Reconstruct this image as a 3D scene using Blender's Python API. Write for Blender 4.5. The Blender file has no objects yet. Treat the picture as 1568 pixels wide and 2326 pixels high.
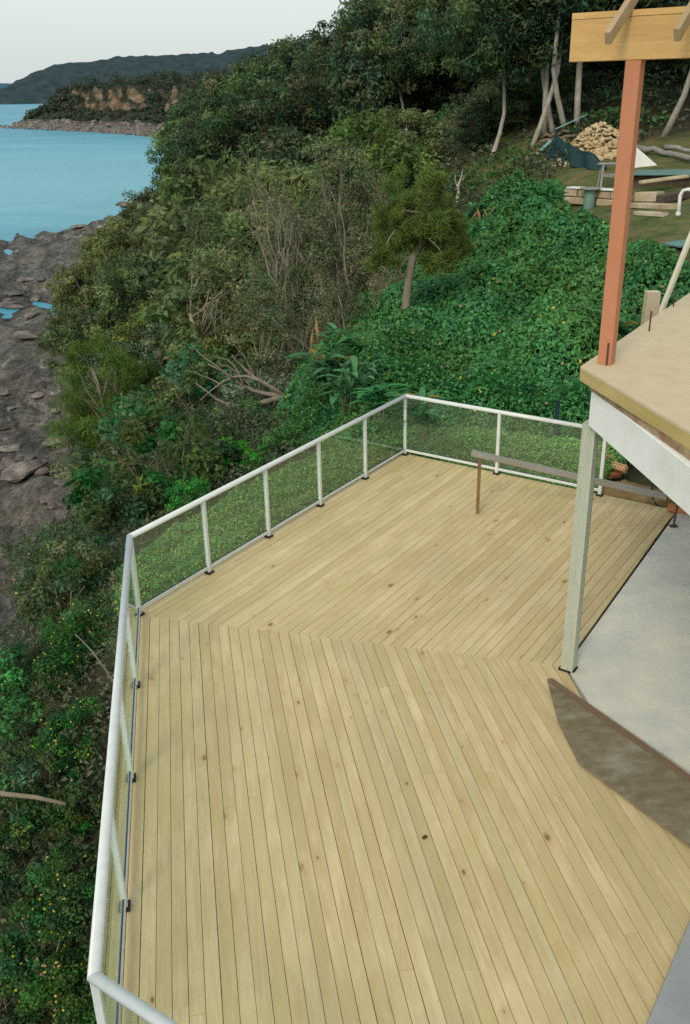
import bpy, bmesh, math
import numpy as np
from mathutils import Matrix, Vector

SC = bpy.context.scene
COL = SC.collection
RNG = np.random.default_rng(11)
R_ = math.radians

# ------------------------------------------------------------------ camera
CAM_H, PITCH, ROLL = 5.4386, 0.42238, 0.02056
FPX, PW, PH = 2127.8, 1568.0, 2326.0
_F = np.array([0, math.cos(PITCH), -math.sin(PITCH)])
_r = np.array([1.0, 0, 0]); _d = np.cross(_F, _r)
CR = math.cos(ROLL) * _r + math.sin(ROLL) * _d
CD = -math.sin(ROLL) * _r + math.cos(ROLL) * _d
EYE = np.array([0, 0, CAM_H])

def ray(px, py):
    return _F * FPX + CR * (px - PW / 2) + CD * (py - PH / 2)

def at_z(px, py, z):
    d = ray(px, py); return EYE + d * ((z - CAM_H) / d[2])

def at_y(px, py, y):
    d = ray(px, py); return EYE + d * (y / d[1])

def proj(P):
    v = np.atleast_2d(P) - EYE; k = FPX / (v @ _F)
    return np.stack([PW / 2 + k * (v @ CR), PH / 2 + k * (v @ CD)], -1)

cam = bpy.data.cameras.new('camera'); cam_ob = bpy.data.objects.new('camera', cam); COL.objects.link(cam_ob)
cam.sensor_fit = 'HORIZONTAL'; cam.sensor_width = 24.0; cam.lens = 24.0 * FPX / PW
cam.clip_start = 0.05; cam.clip_end = 60000
M = Matrix.Identity(4)
for i in range(3):
    M[i][0] = CR[i]; M[i][1] = -CD[i]; M[i][2] = -_F[i]; M[i][3] = EYE[i]
cam_ob.matrix_world = M
SC.camera = cam_ob

# ------------------------------------------------------------------ node helpers
def material(name):
    m = bpy.data.materials.new(name); m.use_nodes = True
    nt = m.node_tree; nt.nodes.clear()
    return m, nt

class G:
    """small helper that writes node graphs"""
    def __init__(s, nt): s.nt = nt
    def n(s, t, **kw):
        nd = s.nt.nodes.new(t)
        for k, v in kw.items():
            if k.startswith('i_'):
                key = k[2:]; key = int(key) if key.isdigit() else key.replace('_', ' ')
                s.put(nd.inputs[key], v)
            else: setattr(nd, k, v)
        return nd
    def put(s, inp, v):
        if isinstance(v, bpy.types.NodeSocket): s.nt.links.new(v, inp)
        elif isinstance(v, (tuple, list)) and len(v) == 3 and inp.type == 'RGBA': inp.default_value = (*v, 1)
        else: inp.default_value = v
    def math(s, op, a, b=0.0, clamp=False):
        nd = s.n('ShaderNodeMath', operation=op, use_clamp=clamp); s.put(nd.inputs[0], a); s.put(nd.inputs[1], b); return nd.outputs[0]
    def mix(s, f, a, b, mode='MIX'):
        nd = s.n('ShaderNodeMix', data_type='RGBA', blend_type=mode)
        s.put(nd.inputs[0], f); s.put(nd.inputs[6], a); s.put(nd.inputs[7], b); return nd.outputs[2]
    def ramp(s, f, stops):
        nd = s.n('ShaderNodeValToRGB'); s.put(nd.inputs[0], f); cr = nd.color_ramp
        while len(cr.elements) < len(stops): cr.elements.new(0.5)
        for e, (p, c) in zip(cr.elements, stops):
            e.position = p; e.color = (c, c, c, 1) if isinstance(c, (int, float)) else (*c, 1)
        return nd.outputs[0]
    def noise(s, vec, scale, detail=4, rough=0.55, dist=0.0):
        nd = s.n('ShaderNodeTexNoise'); nd.inputs['Scale'].default_value = scale; nd.inputs['Detail'].default_value = detail
        nd.inputs['Roughness'].default_value = rough; nd.inputs['Distortion'].default_value = dist
        if vec is not None: s.put(nd.inputs['Vector'], vec)
        return nd.outputs[0]
    def mapping(s, vec, scale=(1, 1, 1), loc=(0, 0, 0), rot=(0, 0, 0)):
        nd = s.n('ShaderNodeMapping'); s.put(nd.inputs[0], vec)
        nd.inputs['Scale'].default_value = scale; nd.inputs['Location'].default_value = loc; nd.inputs['Rotation'].default_value = rot
        return nd.outputs[0]
    def bump(s, h, strength=0.3, dist=0.01):
        nd = s.n('ShaderNodeBump'); nd.inputs['Strength'].default_value = strength; nd.inputs['Distance'].default_value = dist
        s.put(nd.inputs['Height'], h); return nd.outputs[0]
    def out(s, sh):
        o = s.n('ShaderNodeOutputMaterial'); s.nt.links.new(sh, o.inputs[0])
    def pbsdf(s, color, rough=0.6, normal=None, spec=0.3, metal=0.0):
        p = s.n('ShaderNodeBsdfPrincipled'); s.put(p.inputs['Base Color'], color); s.put(p.inputs['Roughness'], rough)
        p.inputs['Specular IOR Level'].default_value = spec; p.inputs['Metallic'].default_value = metal
        if normal is not None: s.put(p.inputs['Normal'], normal)
        return p.outputs[0]

def mat_rough(name, c1, c2, scale=6, rough=0.75, bump=0.25, bscale=40, stretch=(1, 1, 1), spec=0.25, c3=None, speck=0.0, bdist=0.01):
    """two-tone mottled surface with grain"""
    m, nt = material(name); g = G(nt)
    co = g.n('ShaderNodeTexCoord').outputs['Object']
    v = g.mapping(co, stretch)
    a = g.noise(v, scale, 6, 0.6)
    col = g.mix(g.ramp(a, [(0.33, 0.0), (0.68, 1.0)]), c1, c2)
    if c3 is not None:
        b = g.noise(g.mapping(co, stretch, (7, 3, 1)), scale * 0.35, 4, 0.6)
        col = g.mix(g.ramp(b, [(0.5, 0.0), (0.72, 1.0)]), col, c3)
    if speck > 0:
        s_ = g.noise(co, 220, 2, 0.7)
        col = g.mix(g.math('MULTIPLY', g.ramp(s_, [(0.52, 0.0), (0.66, 1.0)]), speck), col, tuple(x * 0.35 for x in c1))
    h = g.noise(v, bscale, 5, 0.65)
    g.out(g.pbsdf(col, rough, g.bump(h, bump, bdist), spec))
    return m

def mat_wood(name, pale, dark, knots=0.6, scale=1.0, rough=0.62, var=0.5, weather=None, dirt=0.0):
    """timber: uv u runs along the board, v across, attribute 'board' is one random colour per board"""
    m, nt = material(name); g = G(nt)
    uv = g.n('ShaderNodeUVMap').outputs[0]
    at = g.n('ShaderNodeAttribute', attribute_name='board')
    sx = g.n('ShaderNodeSeparateColor'); g.put(sx.inputs[0], at.outputs['Color'])
    r1, r2, r3 = sx.outputs[0], sx.outputs[1], sx.outputs[2]
    off = g.n('ShaderNodeCombineXYZ'); g.put(off.inputs[0], g.math('MULTIPLY', r1, 37.0)); g.put(off.inputs[1], g.math('MULTIPLY', r2, 53.0)); g.put(off.inputs[2], g.math('MULTIPLY', r3, 11.0))
    add = g.n('ShaderNodeVectorMath', operation='ADD'); g.put(add.inputs[0], uv); g.put(add.inputs[1], off.outputs[0])
    p = add.outputs[0]
    base = g.mix(g.math('ADD', g.math('MULTIPLY', r1, var), 0.5 - var / 2), pale, dark)
    gr = g.noise(g.mapping(p, (1.6 * scale, 46 * scale, 1)), 1.0, 5, 0.62, 0.6)
    col = g.mix(g.ramp(gr, [(0.35, 0.0), (0.72, 0.55)]), base, tuple(x * y for x, y in zip(dark, (0.82, 0.74, 0.62))))
    fine = g.noise(g.mapping(p, (9 * scale, 330 * scale, 1)), 1.0, 3, 0.6)
    col = g.mix(g.ramp(fine, [(0.3, 0.32), (0.6, 0.0)]), col, tuple(x * 0.62 for x in dark))
    blotch = g.noise(g.mapping(p, (1.3, 5, 1)), 1.0, 4, 0.6)
    col = g.mix(g.ramp(blotch, [(0.48, 0.0), (0.75, 0.55)]), col, (pale[0] * 1.15, pale[1] * 1.16, pale[2] * 1.25))
    col = g.mix(g.ramp(g.noise(g.mapping(p, (0.8, 3, 1), (5, 9, 2)), 1.0, 4, 0.6), [(0.5, 0.0), (0.72, 0.5)]), col, (dark[0] * 0.9, dark[1] * 0.98, dark[2] * 0.8))
    # green preservative tint on a few boards
    col = g.mix(g.ramp(r3, [(0.9, 0.0), (1.0, 0.3)]), col, (dark[0] * 0.66, dark[1] * 0.82, dark[2] * 0.85))
    if knots:
        vo = g.n('ShaderNodeTexVoronoi', feature='F1'); g.put(vo.inputs['Vector'], g.mapping(p, (3.2, 6.2, 1))); vo.inputs['Scale'].default_value = 1.0; vo.inputs['Randomness'].default_value = 1.0
        sc = g.n('ShaderNodeSeparateColor'); g.put(sc.inputs[0], vo.outputs['Color'])
        pick = g.ramp(sc.outputs[0], [(0.44, 0.0), (0.72, 1.0)])
        wob = g.math('ADD', g.math('MULTIPLY', vo.outputs['Distance'], g.math('ADD', g.math('MULTIPLY', sc.outputs[1], 1.6), .55)), g.math('MULTIPLY', g.math('SUBTRACT', g.noise(g.mapping(p, (30, 60, 1)), 1.0, 3), 0.5), 0.10))
        kn = g.math('MULTIPLY', g.ramp(wob, [(0.045, 1.0), (0.13, 0.0)]), pick)
        halo = g.math('MULTIPLY', g.ramp(wob, [(0.08, 0.45), (0.34, 0.0)]), pick)
        col = g.mix(g.math('MULTIPLY', halo, knots), col, (dark[0] * 0.86, dark[1] * 0.7, dark[2] * 0.52))
        col = g.mix(g.math('MULTIPLY', kn, knots), col, (dark[0] * 0.36, dark[1] * 0.25, dark[2] * 0.2))
    if weather is not None:
        w = g.noise(g.n('ShaderNodeTexCoord').outputs['Object'], 1.7, 6, 0.65)
        col = g.mix(g.ramp(w, [(0.4, 0.0), (0.7, 0.8)]), col, weather)
    if dirt:
        op = g.n('ShaderNodeTexCoord').outputs['Object']
        w = g.noise(op, 0.55, 6, 0.6)
        col = g.mix(g.math('MULTIPLY', g.ramp(w, [(0.42, 0.0), (0.7, 1.0)]), dirt), col, (dark[0] * .62, dark[1] * .62, dark[2] * .62))
        w = g.noise(op, 26, 4, 0.7)
        col = g.mix(g.math('MULTIPLY', g.ramp(w, [(0.6, 0.0), (0.74, 1.0)]), dirt), col, (dark[0] * .45, dark[1] * .4, dark[2] * .35))
    nrm = g.bump(gr, 0.18, 0.004)
    g.out(g.pbsdf(col, rough, nrm, 0.25))
    return m

def mat_leaf(name, transl=0.36, rough=0.55, spec=0.22, var=0.35, gain=1.45, sat=1.12):
    """leaf colour comes from the mesh attribute 'tint', nudged per object"""
    m, nt = material(name); g = G(nt)
    at = g.n('ShaderNodeAttribute', attribute_name='tint').outputs['Color']
    rnd = g.n('ShaderNodeObjectInfo').outputs['Random']
    hs = g.n('ShaderNodeHueSaturation'); g.put(hs.inputs['Color'], at)
    g.put(hs.inputs['Value'], g.math('ADD', g.math('MULTIPLY', rnd, var * gain), gain * (1 - var / 2)))
    r2 = g.math('FRACT', g.math('MULTIPLY', rnd, 17.31))
    g.put(hs.inputs['Hue'], g.math('ADD', g.math('MULTIPLY', r2, 0.05), 0.475))
    g.put(hs.inputs['Saturation'], g.math('ADD', g.math('MULTIPLY', g.math('FRACT', g.math('MULTIPLY', rnd, 7.7)), 0.3), sat - .15))
    col = hs.outputs[0]
    p = g.pbsdf(col, rough, None, spec)
    t = g.n('ShaderNodeBsdfTranslucent'); g.put(t.inputs[0], col)
    mx = g.n('ShaderNodeMixShader'); mx.inputs[0].default_value = transl
    nt.links.new(p, mx.inputs[1]); nt.links.new(t.outputs[0], mx.inputs[2])
    g.out(mx.outputs[0])
    return m

# ------------------------------------------------------------------ object helpers
def tag(o, label=None, cat=None, group=None, kind=None):
    if label: o['label'] = label
    if cat: o['category'] = cat
    if group: o['group'] = group
    if kind: o['kind'] = kind
    return o

def empty(name, loc=(0, 0, 0), rz=0.0):
    o = bpy.data.objects.new(name, None); COL.objects.link(o); o.location = loc; o.rotation_euler = (0, 0, rz)
    o.empty_display_size = 0.2
    return o

def link_mesh(name, me, mat, parent=None):
    o = bpy.data.objects.new(name, me); COL.objects.link(o)
    if mat is not None and not me.materials: me.materials.append(mat)
    if parent is not None: o.parent = parent
    return o

def copy_tree(o, parent=None):
    c = o.copy(); COL.objects.link(c)
    if parent is not None: c.parent = parent
    for ch in list(o.children): copy_tree(ch, c)
    return c

class MB:
    """collects boxes, prisms and tubes and links them as ONE mesh object"""
    def __init__(s): s.v, s.f, s.uv, s.b = [], [], [], []
    def add(s, vs, fs, uvs=None, board=None):
        k = len(s.v); s.v += [tuple(map(float, p)) for p in vs]
        for f in fs: s.f.append([k + i for i in f])
        s.uv += [tuple(u) for u in uvs] if uvs is not None else [(p[0], p[1]) for p in vs]
        b = tuple(RNG.random(3)) if board is None else board
        s.b += [b] * len(vs)
        return s
    def box(s, c, size, ax=(1, 0, 0), up=(0, 0, 1), board=None, bevel=0.0):
        """box with its length along ax"""
        x = np.array(ax, float); x /= np.linalg.norm(x); u = np.array(up, float)
        y = np.cross(u, x); y /= np.linalg.norm(y); z = np.cross(x, y)
        hx, hy, hz = np.array(size) / 2.0; c = np.array(c, float)
        if bevel <= 0:
            vs, uv = [], []
            for k in (-1, 1):
                for j in (-1, 1):
                    for i in (-1, 1):
                        vs.append(c + x * hx * i + y * hy * j + z * hz * k); uv.append((hx * i, hy * j + hz * k))
            return s.add(vs, [(0, 2, 3, 1), (4, 5, 7, 6), (0, 1, 5, 4), (2, 6, 7, 3), (0, 4, 6, 2), (1, 3, 7, 5)], uv, board)
        b = bevel
        sec = [(-hy + b, -hz), (hy - b, -hz), (hy, -hz + b), (hy, hz - b), (hy - b, hz), (-hy + b, hz), (-hy, hz - b), (-hy, -hz + b)]
        vs, uv, fs = [], [], []
        for i in (-1, 1):
            for (a, d) in sec: vs.append(c + x * hx * i + y * a + z * d); uv.append((hx * i, a + d))
        for i in range(8):
            j = (i + 1) % 8; fs.append((i, j, 8 + j, 8 + i))
        fs.append(tuple(range(7, -1, -1))); fs.append(tuple(range(8, 16)))
        return s.add(vs, fs, uv, board)
    def bar(s, a, b, w, h, up=(0, 0, 1), board=None, bevel=0.0):
        a = np.array(a, float); b = np.array(b, float)
        return s.box((a + b) / 2, (np.linalg.norm(b - a), w, h), b - a, up, board, bevel)
    def prism(s, poly, z0, z1, board=None, uvdir=None):
        n = len(poly); vs, uv = [], []
        for z in (z0, z1):
            for p in poly:
                vs.append((p[0], p[1], z))
                if uvdir is None: uv.append((p[0], p[1]))
                else: uv.append((p[0] * uvdir[0] + p[1] * uvdir[1], -p[0] * uvdir[1] + p[1] * uvdir[0]))
        ar = sum(poly[i][0] * poly[(i + 1) % n][1] - poly[(i + 1) % n][0] * poly[i][1] for i in range(n))
        top = list(range(n, 2 * n)); bot = list(range(n - 1, -1, -1))
        fs = [top, bot] if ar > 0 else [top[::-1], bot[::-1]]
        for i in range(n):
            j = (i + 1) % n
            fs.append((i, j, n + j, n + i) if ar > 0 else (j, i, n + i, n + j))
        return s.add(vs, fs, uv, board)
    def tube(s, path, rad, n=8, cap=True, flat=1.0):
        P = np.array(path, float); m = len(P)
        rad = np.broadcast_to(np.array(rad, float), (m,))
        T = np.gradient(P, axis=0) if m > 2 else np.array([P[1] - P[0]] * 2)
        T /= np.linalg.norm(T, axis=1)[:, None] + 1e-9
        ref = np.array([0, 0, 1.0]) if abs(T[0][2]) < 0.9 else np.array([1.0, 0, 0])
        vs, uv = [], []; L = 0
        for i in range(m):
            if i: L += np.linalg.norm(P[i] - P[i - 1])
            x = np.cross(T[i], ref); x /= np.linalg.norm(x) + 1e-9; y = np.cross(x, T[i])
            for k in range(n):
                a = 2 * math.pi * k / n
                vs.append(P[i] + rad[i] * (x * math.cos(a) + y * math.sin(a) * flat)); uv.append((L, k / n * 0.3))
        fs = []
        for i in range(m - 1):
            for k in range(n):
                j = (k + 1) % n; fs.append((i * n + k, i * n + j, (i + 1) * n + j, (i + 1) * n + k))
        if cap: fs.append(tuple(range(n - 1, -1, -1))); fs.append(tuple(range((m - 1) * n, m * n)))
        return s.add(vs, fs, uv)
    def mesh(s, name, smooth=False):
        me = bpy.data.meshes.new(name); me.from_pydata(s.v, [], s.f)
        ul = me.uv_layers.new(name='UVMap')
        li = np.empty(len(me.loops), np.int32); me.loops.foreach_get('vertex_index', li)
        ul.data.foreach_set('uv', np.array(s.uv, np.float32)[li].ravel())
        at = me.attributes.new('board', 'FLOAT_COLOR', 'POINT')
        at.data.foreach_set('color', np.c_[np.array(s.b, np.float32), np.ones(len(s.b), np.float32)].ravel())
        if smooth: me.polygons.foreach_set('use_smooth', np.ones(len(me.polygons), bool))
        bm = bmesh.new(); bm.from_mesh(me); bmesh.ops.recalc_face_normals(bm, faces=bm.faces); bm.to_mesh(me); bm.free()
        return me
    def build(s, name, mat, parent=None, smooth=False):
        return link_mesh(name, s.mesh(name, smooth), mat, parent)

def fast_mesh(name, V, F, tint=None, smooth=False):
    """V (n,3), F (m,k) numpy"""
    me = bpy.data.meshes.new(name); m, k = F.shape
    me.vertices.add(len(V)); me.vertices.foreach_set('co', V.astype(np.float32).ravel())
    me.loops.add(m * k); me.loops.foreach_set('vertex_index', F.astype(np.int32).ravel())
    me.polygons.add(m); me.polygons.foreach_set('loop_start', np.arange(0, m * k, k, dtype=np.int32))
    me.polygons.foreach_set('loop_total', np.full(m, k, np.int32))
    if smooth: me.polygons.foreach_set('use_smooth', np.ones(m, bool))
    me.update(calc_edges=True)
    if tint is not None:
        at = me.attributes.new('tint', 'FLOAT_COLOR', 'POINT')
        at.data.foreach_set('color', np.c_[tint, np.ones(len(tint))].astype(np.float32).ravel())
    me.validate()
    return me

def unit(a): return a / (np.linalg.norm(a, axis=-1, keepdims=True) + 1e-9)

def leaf_arrays(C, N, size, tint, rng, aspect=0.5, T=None, fold=0.25):
    """rhombic leaves: centres C, plane normals N, half lengths size"""
    n = len(C); N = unit(N)
    if T is None: T = rng.normal(size=(n, 3))
    T = unit(T - N * (T * N).sum(1, keepdims=True)); B = np.cross(N, T)
    s = np.broadcast_to(size, (n,))[:, None]
    V = np.stack([C - T * s, C + B * s * aspect + N * s * fold, C + T * s, C - B * s * aspect + N * s * fold], 1).reshape(-1, 3)
    F = np.arange(4 * n).reshape(n, 4)
    return V, F, np.repeat(tint, 4, 0)

# ------------------------------------------------------------------ numpy noise
def _hash(ix, iy, seed):
    h = (ix.astype(np.int64) * 374761393 + iy.astype(np.int64) * 668265263 + seed * 1442695041) & 0xffffffff
    h = ((h ^ (h >> 13)) * 1274126177) & 0xffffffff
    return ((h ^ (h >> 16)) & 0xffff) / 65535.0

def vnoise(x, y, seed=0):
    x = np.asarray(x, float); y = np.asarray(y, float)
    ix, iy = np.floor(x), np.floor(y); fx, fy = x - ix, y - iy
    fx = fx * fx * (3 - 2 * fx); fy = fy * fy * (3 - 2 * fy)
    a, b = _hash(ix, iy, seed), _hash(ix + 1, iy, seed); c, d = _hash(ix, iy + 1, seed), _hash(ix + 1, iy + 1, seed)
    return (a * (1 - fx) + b * fx) * (1 - fy) + (c * (1 - fx) + d * fx) * fy

def domes(x, y, cell, seed):
    """rounded clumps: 1 at a clump's middle, 0 at its rim"""
    X_, Y_ = x / cell, y / cell; ix, iy = np.floor(X_), np.floor(Y_); best = np.full(np.shape(x), 9.0)
    for i in (-1, 0, 1):
        for j in (-1, 0, 1):
            cx, cy = ix + i + _hash(ix + i, iy + j, seed), iy + j + _hash(ix + i, iy + j, seed + 1)
            best = np.minimum(best, (X_ - cx) ** 2 + (Y_ - cy) ** 2 + .25 * _hash(ix + i, iy + j, seed + 2))
    return np.clip(1 - best / .8, 0, 1) ** .7

def fbm(x, y, seed=0, oct=4):
    s, a, t = 0, 1.0, 0
    for i in range(oct):
        s = s + a * vnoise(x * 2 ** i, y * 2 ** i, seed + i * 7); t += a; a *= 0.5
    return s / t

def sstep(a, b, x):
    t = np.clip((x - a) / (b - a), 0, 1); return t * t * (3 - 2 * t)

# ------------------------------------------------------------------ terrain heights (thin plate through surveyed points)
SEA = -13.0
CP = np.array([
 (-2.4,9.3,-.75),(1,14.4,-.42),(4.6,12,-.18),(3,8,-.6),(0,5,-2),(-1.5,3.7,-3),(3,2,-1.5),(0,0,-3.5),(6,-6,-2),(-6,-8,-8),(8,6,-.4),(14,8,.3),(-2,-8,-6),
 (-5,9,-2.7),(-8,9,-6.0),(-11,9,-9.4),(-14,9,-11.6),(-5.7,11.6,-2.4),(-2.4,16.6,-1.5),(-5,3,-6.5),(-9,2,-9.6),(-13,2,-11.7),
 (-1.6,13,-.9),(-5,20,-3.8),(-9,20,-8.3),(-13,21,-12.0),(-11,28,-11.4),(0,20,-1.1),(4,17,-.3),(8,17,.3),(12,20,.8),(5,25,.3),(9,30,1.6),(14,32,1.8),(20,34,2),(24,22,1.4),
 (12,40,2.5),(18,42,2.9),(25,45,4),(0,30,-2.8),(-5,32,-6),(-10,36,-10.6),(-13.5,38,-12.1),(5,40,.2),(5,55,2),(12,55,5.5),(20,60,9),(30,60,13),(36,36,5),
 (-5,50,-6),(-12,50,-10.6),(-17,52,-12.3),(0,70,-1),(10,80,5),(25,90,12),(50,90,20),(-10,80,-5),(-20,85,-10.5),(-26,90,-12.5),
 (-20,120,-7.5),(-33,130,-12.2),(-5,120,-2),(15,130,6),(50,140,18),(-25,170,-8.5),(-36,172,-12.6),(-10,180,-2),(20,200,8),(60,220,22),
 (-30,215,-9.5),(-38,215,-13.3),(0,240,3),(40,270,14),(-66,180,-15),(-49,132,-13.0),(-40,128,-12.7),(-35,90,-12.7),(-42,90,-12.85),(-30,60,-11.9),(-25,30,-11.8),(-22,10,-11.8),(-20,-6,-11.8),(-40,60,-12.1),(-56,62,-14.5),(-64,110,-15.5),(-38,20,-12.4),(-52,20,-14),(-70,230,-17),(-45,250,-14),(-20,280,-6),(10,300,5)], float)
_X, _Z = CP[:, :2], CP[:, 2]
def _phi(r2): return np.where(r2 > 0, 0.5 * r2 * np.log(r2 + 1e-12), 0)
_n = len(CP)
_K = _phi(((_X[:, None] - _X[None]) ** 2).sum(-1)) + np.eye(_n) * 2.0
_P = np.c_[np.ones(_n), _X]
_W = np.linalg.solve(np.block([[_K, _P], [_P.T, np.zeros((3, 3))]]), np.r_[_Z, 0, 0, 0])

def h_base(x, y):
    x = np.asarray(x, float); y = np.asarray(y, float); sh = x.shape
    q = np.c_[x.ravel(), y.ravel()]; z = np.empty(len(q))
    for i in range(0, len(q), 20000):
        c = q[i:i + 20000]
        z[i:i + 20000] = _phi(((c[:, None] - _X[None]) ** 2).sum(-1)) @ _W[:_n] + np.c_[np.ones(len(c)), c] @ _W[_n:]
    return z.reshape(sh)

def h_ground(x, y):
    x = np.asarray(x, float); y = np.asarray(y, float)
    b = h_base(x, y)
    rock = 1 - sstep(-12.0, -10.2, b)
    # tilted sandstone ledges, broken by joints
    s_ = 0.55 * x + 0.22 * y + 5.0 * fbm(x * .09, y * .06, 3)
    led = (s_ * .42 - np.floor(s_ * .42)); led = np.where(led < .75, led / .75, (1 - led) / .25)
    ro = (fbm(x * .16, y * .1, 5) - .5) * 1.1 + (led - .5) * .75 + (fbm(x * .9, y * .6, 9, 3) - .5) * .35
    soft = (fbm(x * .3, y * .3, 21) - .5) * .5
    z = b + rock * ro + (1 - rock) * soft * sstep(3, 9, np.hypot(x - 1, y - 9) - 3)
    z = np.where((y < 78) & (x > -36), np.maximum(z, -12.75), z)
    # keep earth below the deck and slabs
    under = (x > -3.2) & (x < 12) & (y < 11 + .0 * x) & (y > -4)
    return np.where(under, np.minimum(z, -0.25), z)

def hit(px, py, lift=0.0):
    """where the sight line through that point of the view meets the ground"""
    d = ray(px, py); d = d / np.linalg.norm(d)
    t = np.geomspace(4, 700, 900); P = EYE + d * t[:, None]
    below = P[:, 2] < h_ground(P[:, 0], P[:, 1]) + lift
    cross = below & ~np.r_[True, below[:-1]]      # first place where the line dips under
    k = int(np.argmax(cross)) if cross.any() else len(t) - 1
    return P[k]

# ------------------------------------------------------------------ materials
M_deck = mat_wood('decking_pine', (0.67, 0.547, 0.312), (0.535, 0.415, 0.21), 1.0, var=0.95, dirt=0.28)
M_frame = mat_rough('subframe_timber', (0.20, 0.17, 0.11), (0.12, 0.10, 0.06), 5, stretch=(1, 1, 6))
M_alu = mat_rough('powder_coated_aluminium', (0.66, 0.69, 0.67), (0.58, 0.615, 0.60), 8, 0.35, 0.04, 60, spec=0.5)
M_black = mat_rough('black_plastic', (0.012, 0.012, 0.012), (0.03, 0.025, 0.02), 20, 0.5, 0.1)
M_gasket = mat_rough('grey_gasket', (0.05, 0.065, 0.085), (0.03, 0.04, 0.05), 20, 0.6, 0.05)
M_conc = mat_rough('concrete', (0.64, 0.625, 0.525), (0.50, 0.515, 0.465), 2.2, 0.85, 0.35, 50, c3=(0.40, 0.44, 0.43), speck=0.3)
M_conc2 = mat_rough('grey_concrete', (0.33, 0.35, 0.35), (0.26, 0.28, 0.285), 3, 0.85, 0.3, 50, speck=0.3)
M_board = mat_rough('particle_board', (0.585, 0.48, 0.31), (0.515, 0.42, 0.265), 5, 0.8, 0.12, 120, speck=0.35)
M_rim = mat_wood('treated_rim_timber', (0.55, 0.43, 0.185), (0.43, 0.31, 0.115), 0.6, var=0.6)
M_lvl = mat_wood('laminated_beam_timber', (0.64, 0.41, 0.165), (0.53, 0.315, 0.115), 0.5, var=0.35)
M_rafter = mat_wood('rafter_timber', (0.47, 0.36, 0.22), (0.33, 0.23, 0.12), 0.5, var=0.4)
M_brownwood = mat_rough('stained_bearer', (0.25, 0.15, 0.075), (0.42, 0.33, 0.20), 7, 0.8, 0.3, stretch=(1, 1, 1.5), c3=(0.20, 0.10, 0.05))
M_white = mat_rough('white_painted_beam', (0.80, 0.80, 0.76), (0.74, 0.74, 0.69), 2.5, 0.6, 0.1, 30, c3=(0.62, 0.61, 0.55))
M_red = mat_rough('red_primer', (0.51, 0.215, 0.115), (0.45, 0.18, 0.095), 6, 0.7, 0.1, 70, stretch=(1, 1, .3), speck=0.25)
M_greenpost = mat_rough('treated_green_post', (0.45, 0.475, 0.385), (0.37, 0.395, 0.315), 10, 0.75, 0.15, 60, stretch=(6, 6, .4))
M_steel = mat_rough('rusty_rod', (0.10, 0.055, 0.04), (0.05, 0.04, 0.035), 30, 0.6, 0.1)
M_greyplank = mat_wood('weathered_plank', (0.36, 0.33, 0.27), (0.22, 0.19, 0.145), 0.4, weather=(0.30, 0.295, 0.285))
M_stake = mat_rough('stake_timber', (0.24, 0.155, 0.07), (0.15, 0.09, 0.04), 8, 0.8, 0.2, stretch=(1, 1, .3))
M_darkply = mat_rough('stained_formply', (0.15, 0.125, 0.07), (0.24, 0.20, 0.13), 7.0, 0.85, 0.3, 90, stretch=(1, 1.6, 1), c3=(0.30, 0.275, 0.22), speck=0.3)
M_redply = mat_rough('reddish_board_edge', (0.19, 0.115, 0.07), (0.15, 0.11, 0.07), 6, 0.8, 0.15)
M_brick = mat_rough('brick', (0.50, 0.20, 0.085), (0.40, 0.15, 0.065), 18, 0.9, 0.3, 80, speck=0.2)
M_palebrick = mat_rough('pale_brick', (0.58, 0.33, 0.17), (0.50, 0.27, 0.13), 18, 0.9, 0.3, 80)
M_stone = mat_rough('sandstone_rubble', (0.52, 0.41, 0.24), (0.40, 0.29, 0.15), 3, 0.9, 0.5, 14, c3=(0.60, 0.53, 0.38))
M_tarp = mat_rough('dark_shade_cloth', (0.008, 0.032, 0.036), (0.014, 0.05, 0.055), 5, 0.7, 0.25, 30)
M_teal = mat_rough('teal_painted_sheet', (0.10, 0.20, 0.18), (0.13, 0.24, 0.215), 3, 0.6, 0.15, 20)
M_tealpale = mat_rough('pale_teal_plank', (0.22, 0.42, 0.40), (0.17, 0.33, 0.31), 3, 0.6, 0.1)
M_pvc = mat_rough('green_plastic_pipe', (0.16, 0.27, 0.22), (0.12, 0.21, 0.17), 4, 0.55, 0.1)
M_log = mat_rough('grey_log', (0.24, 0.19, 0.13), (0.14, 0.10, 0.065), 6, 0.9, 0.4, 20, stretch=(1, 1, 1))
M_palewood = mat_rough('pale_new_timber', (0.64, 0.60, 0.46), (0.55, 0.50, 0.36), 4, 0.7, 0.1)
M_whiteboard = mat_rough('white_sheet', (0.68, 0.68, 0.64), (0.60, 0.60, 0.55), 3, 0.6, 0.05)
M_block = mat_rough('old_sandstone_block', (0.46, 0.37, 0.24), (0.33, 0.26, 0.17), 3, 0.9, 0.4, 20, c3=(0.56, 0.50, 0.40))
M_greywood = mat_rough('silvered_timber', (0.30, 0.29, 0.27), (0.20, 0.19, 0.17), 6, 0.85, 0.25)
M_earth = mat_rough('clay_bank', (0.27, 0.19, 0.085), (0.18, 0.125, 0.055), 5, 0.95, 0.6, 16, c3=(0.12, 0.11, 0.05), bdist=0.04)
M_bark_grey = mat_rough('grey_bark', (0.24, 0.21, 0.16), (0.15, 0.125, 0.09), 5, 0.9, 0.4, 18, stretch=(1, 1, .4))
M_bark_pale = mat_rough('pale_bark', (0.42, 0.40, 0.34), (0.27, 0.24, 0.19), 4, 0.85, 0.3, 14, stretch=(1, 1, .5))
M_bark_dark = mat_rough('dark_bark', (0.10, 0.08, 0.055), (0.06, 0.045, 0.03), 5, 0.9, 0.4, 18, stretch=(1, 1, .4))
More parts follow.
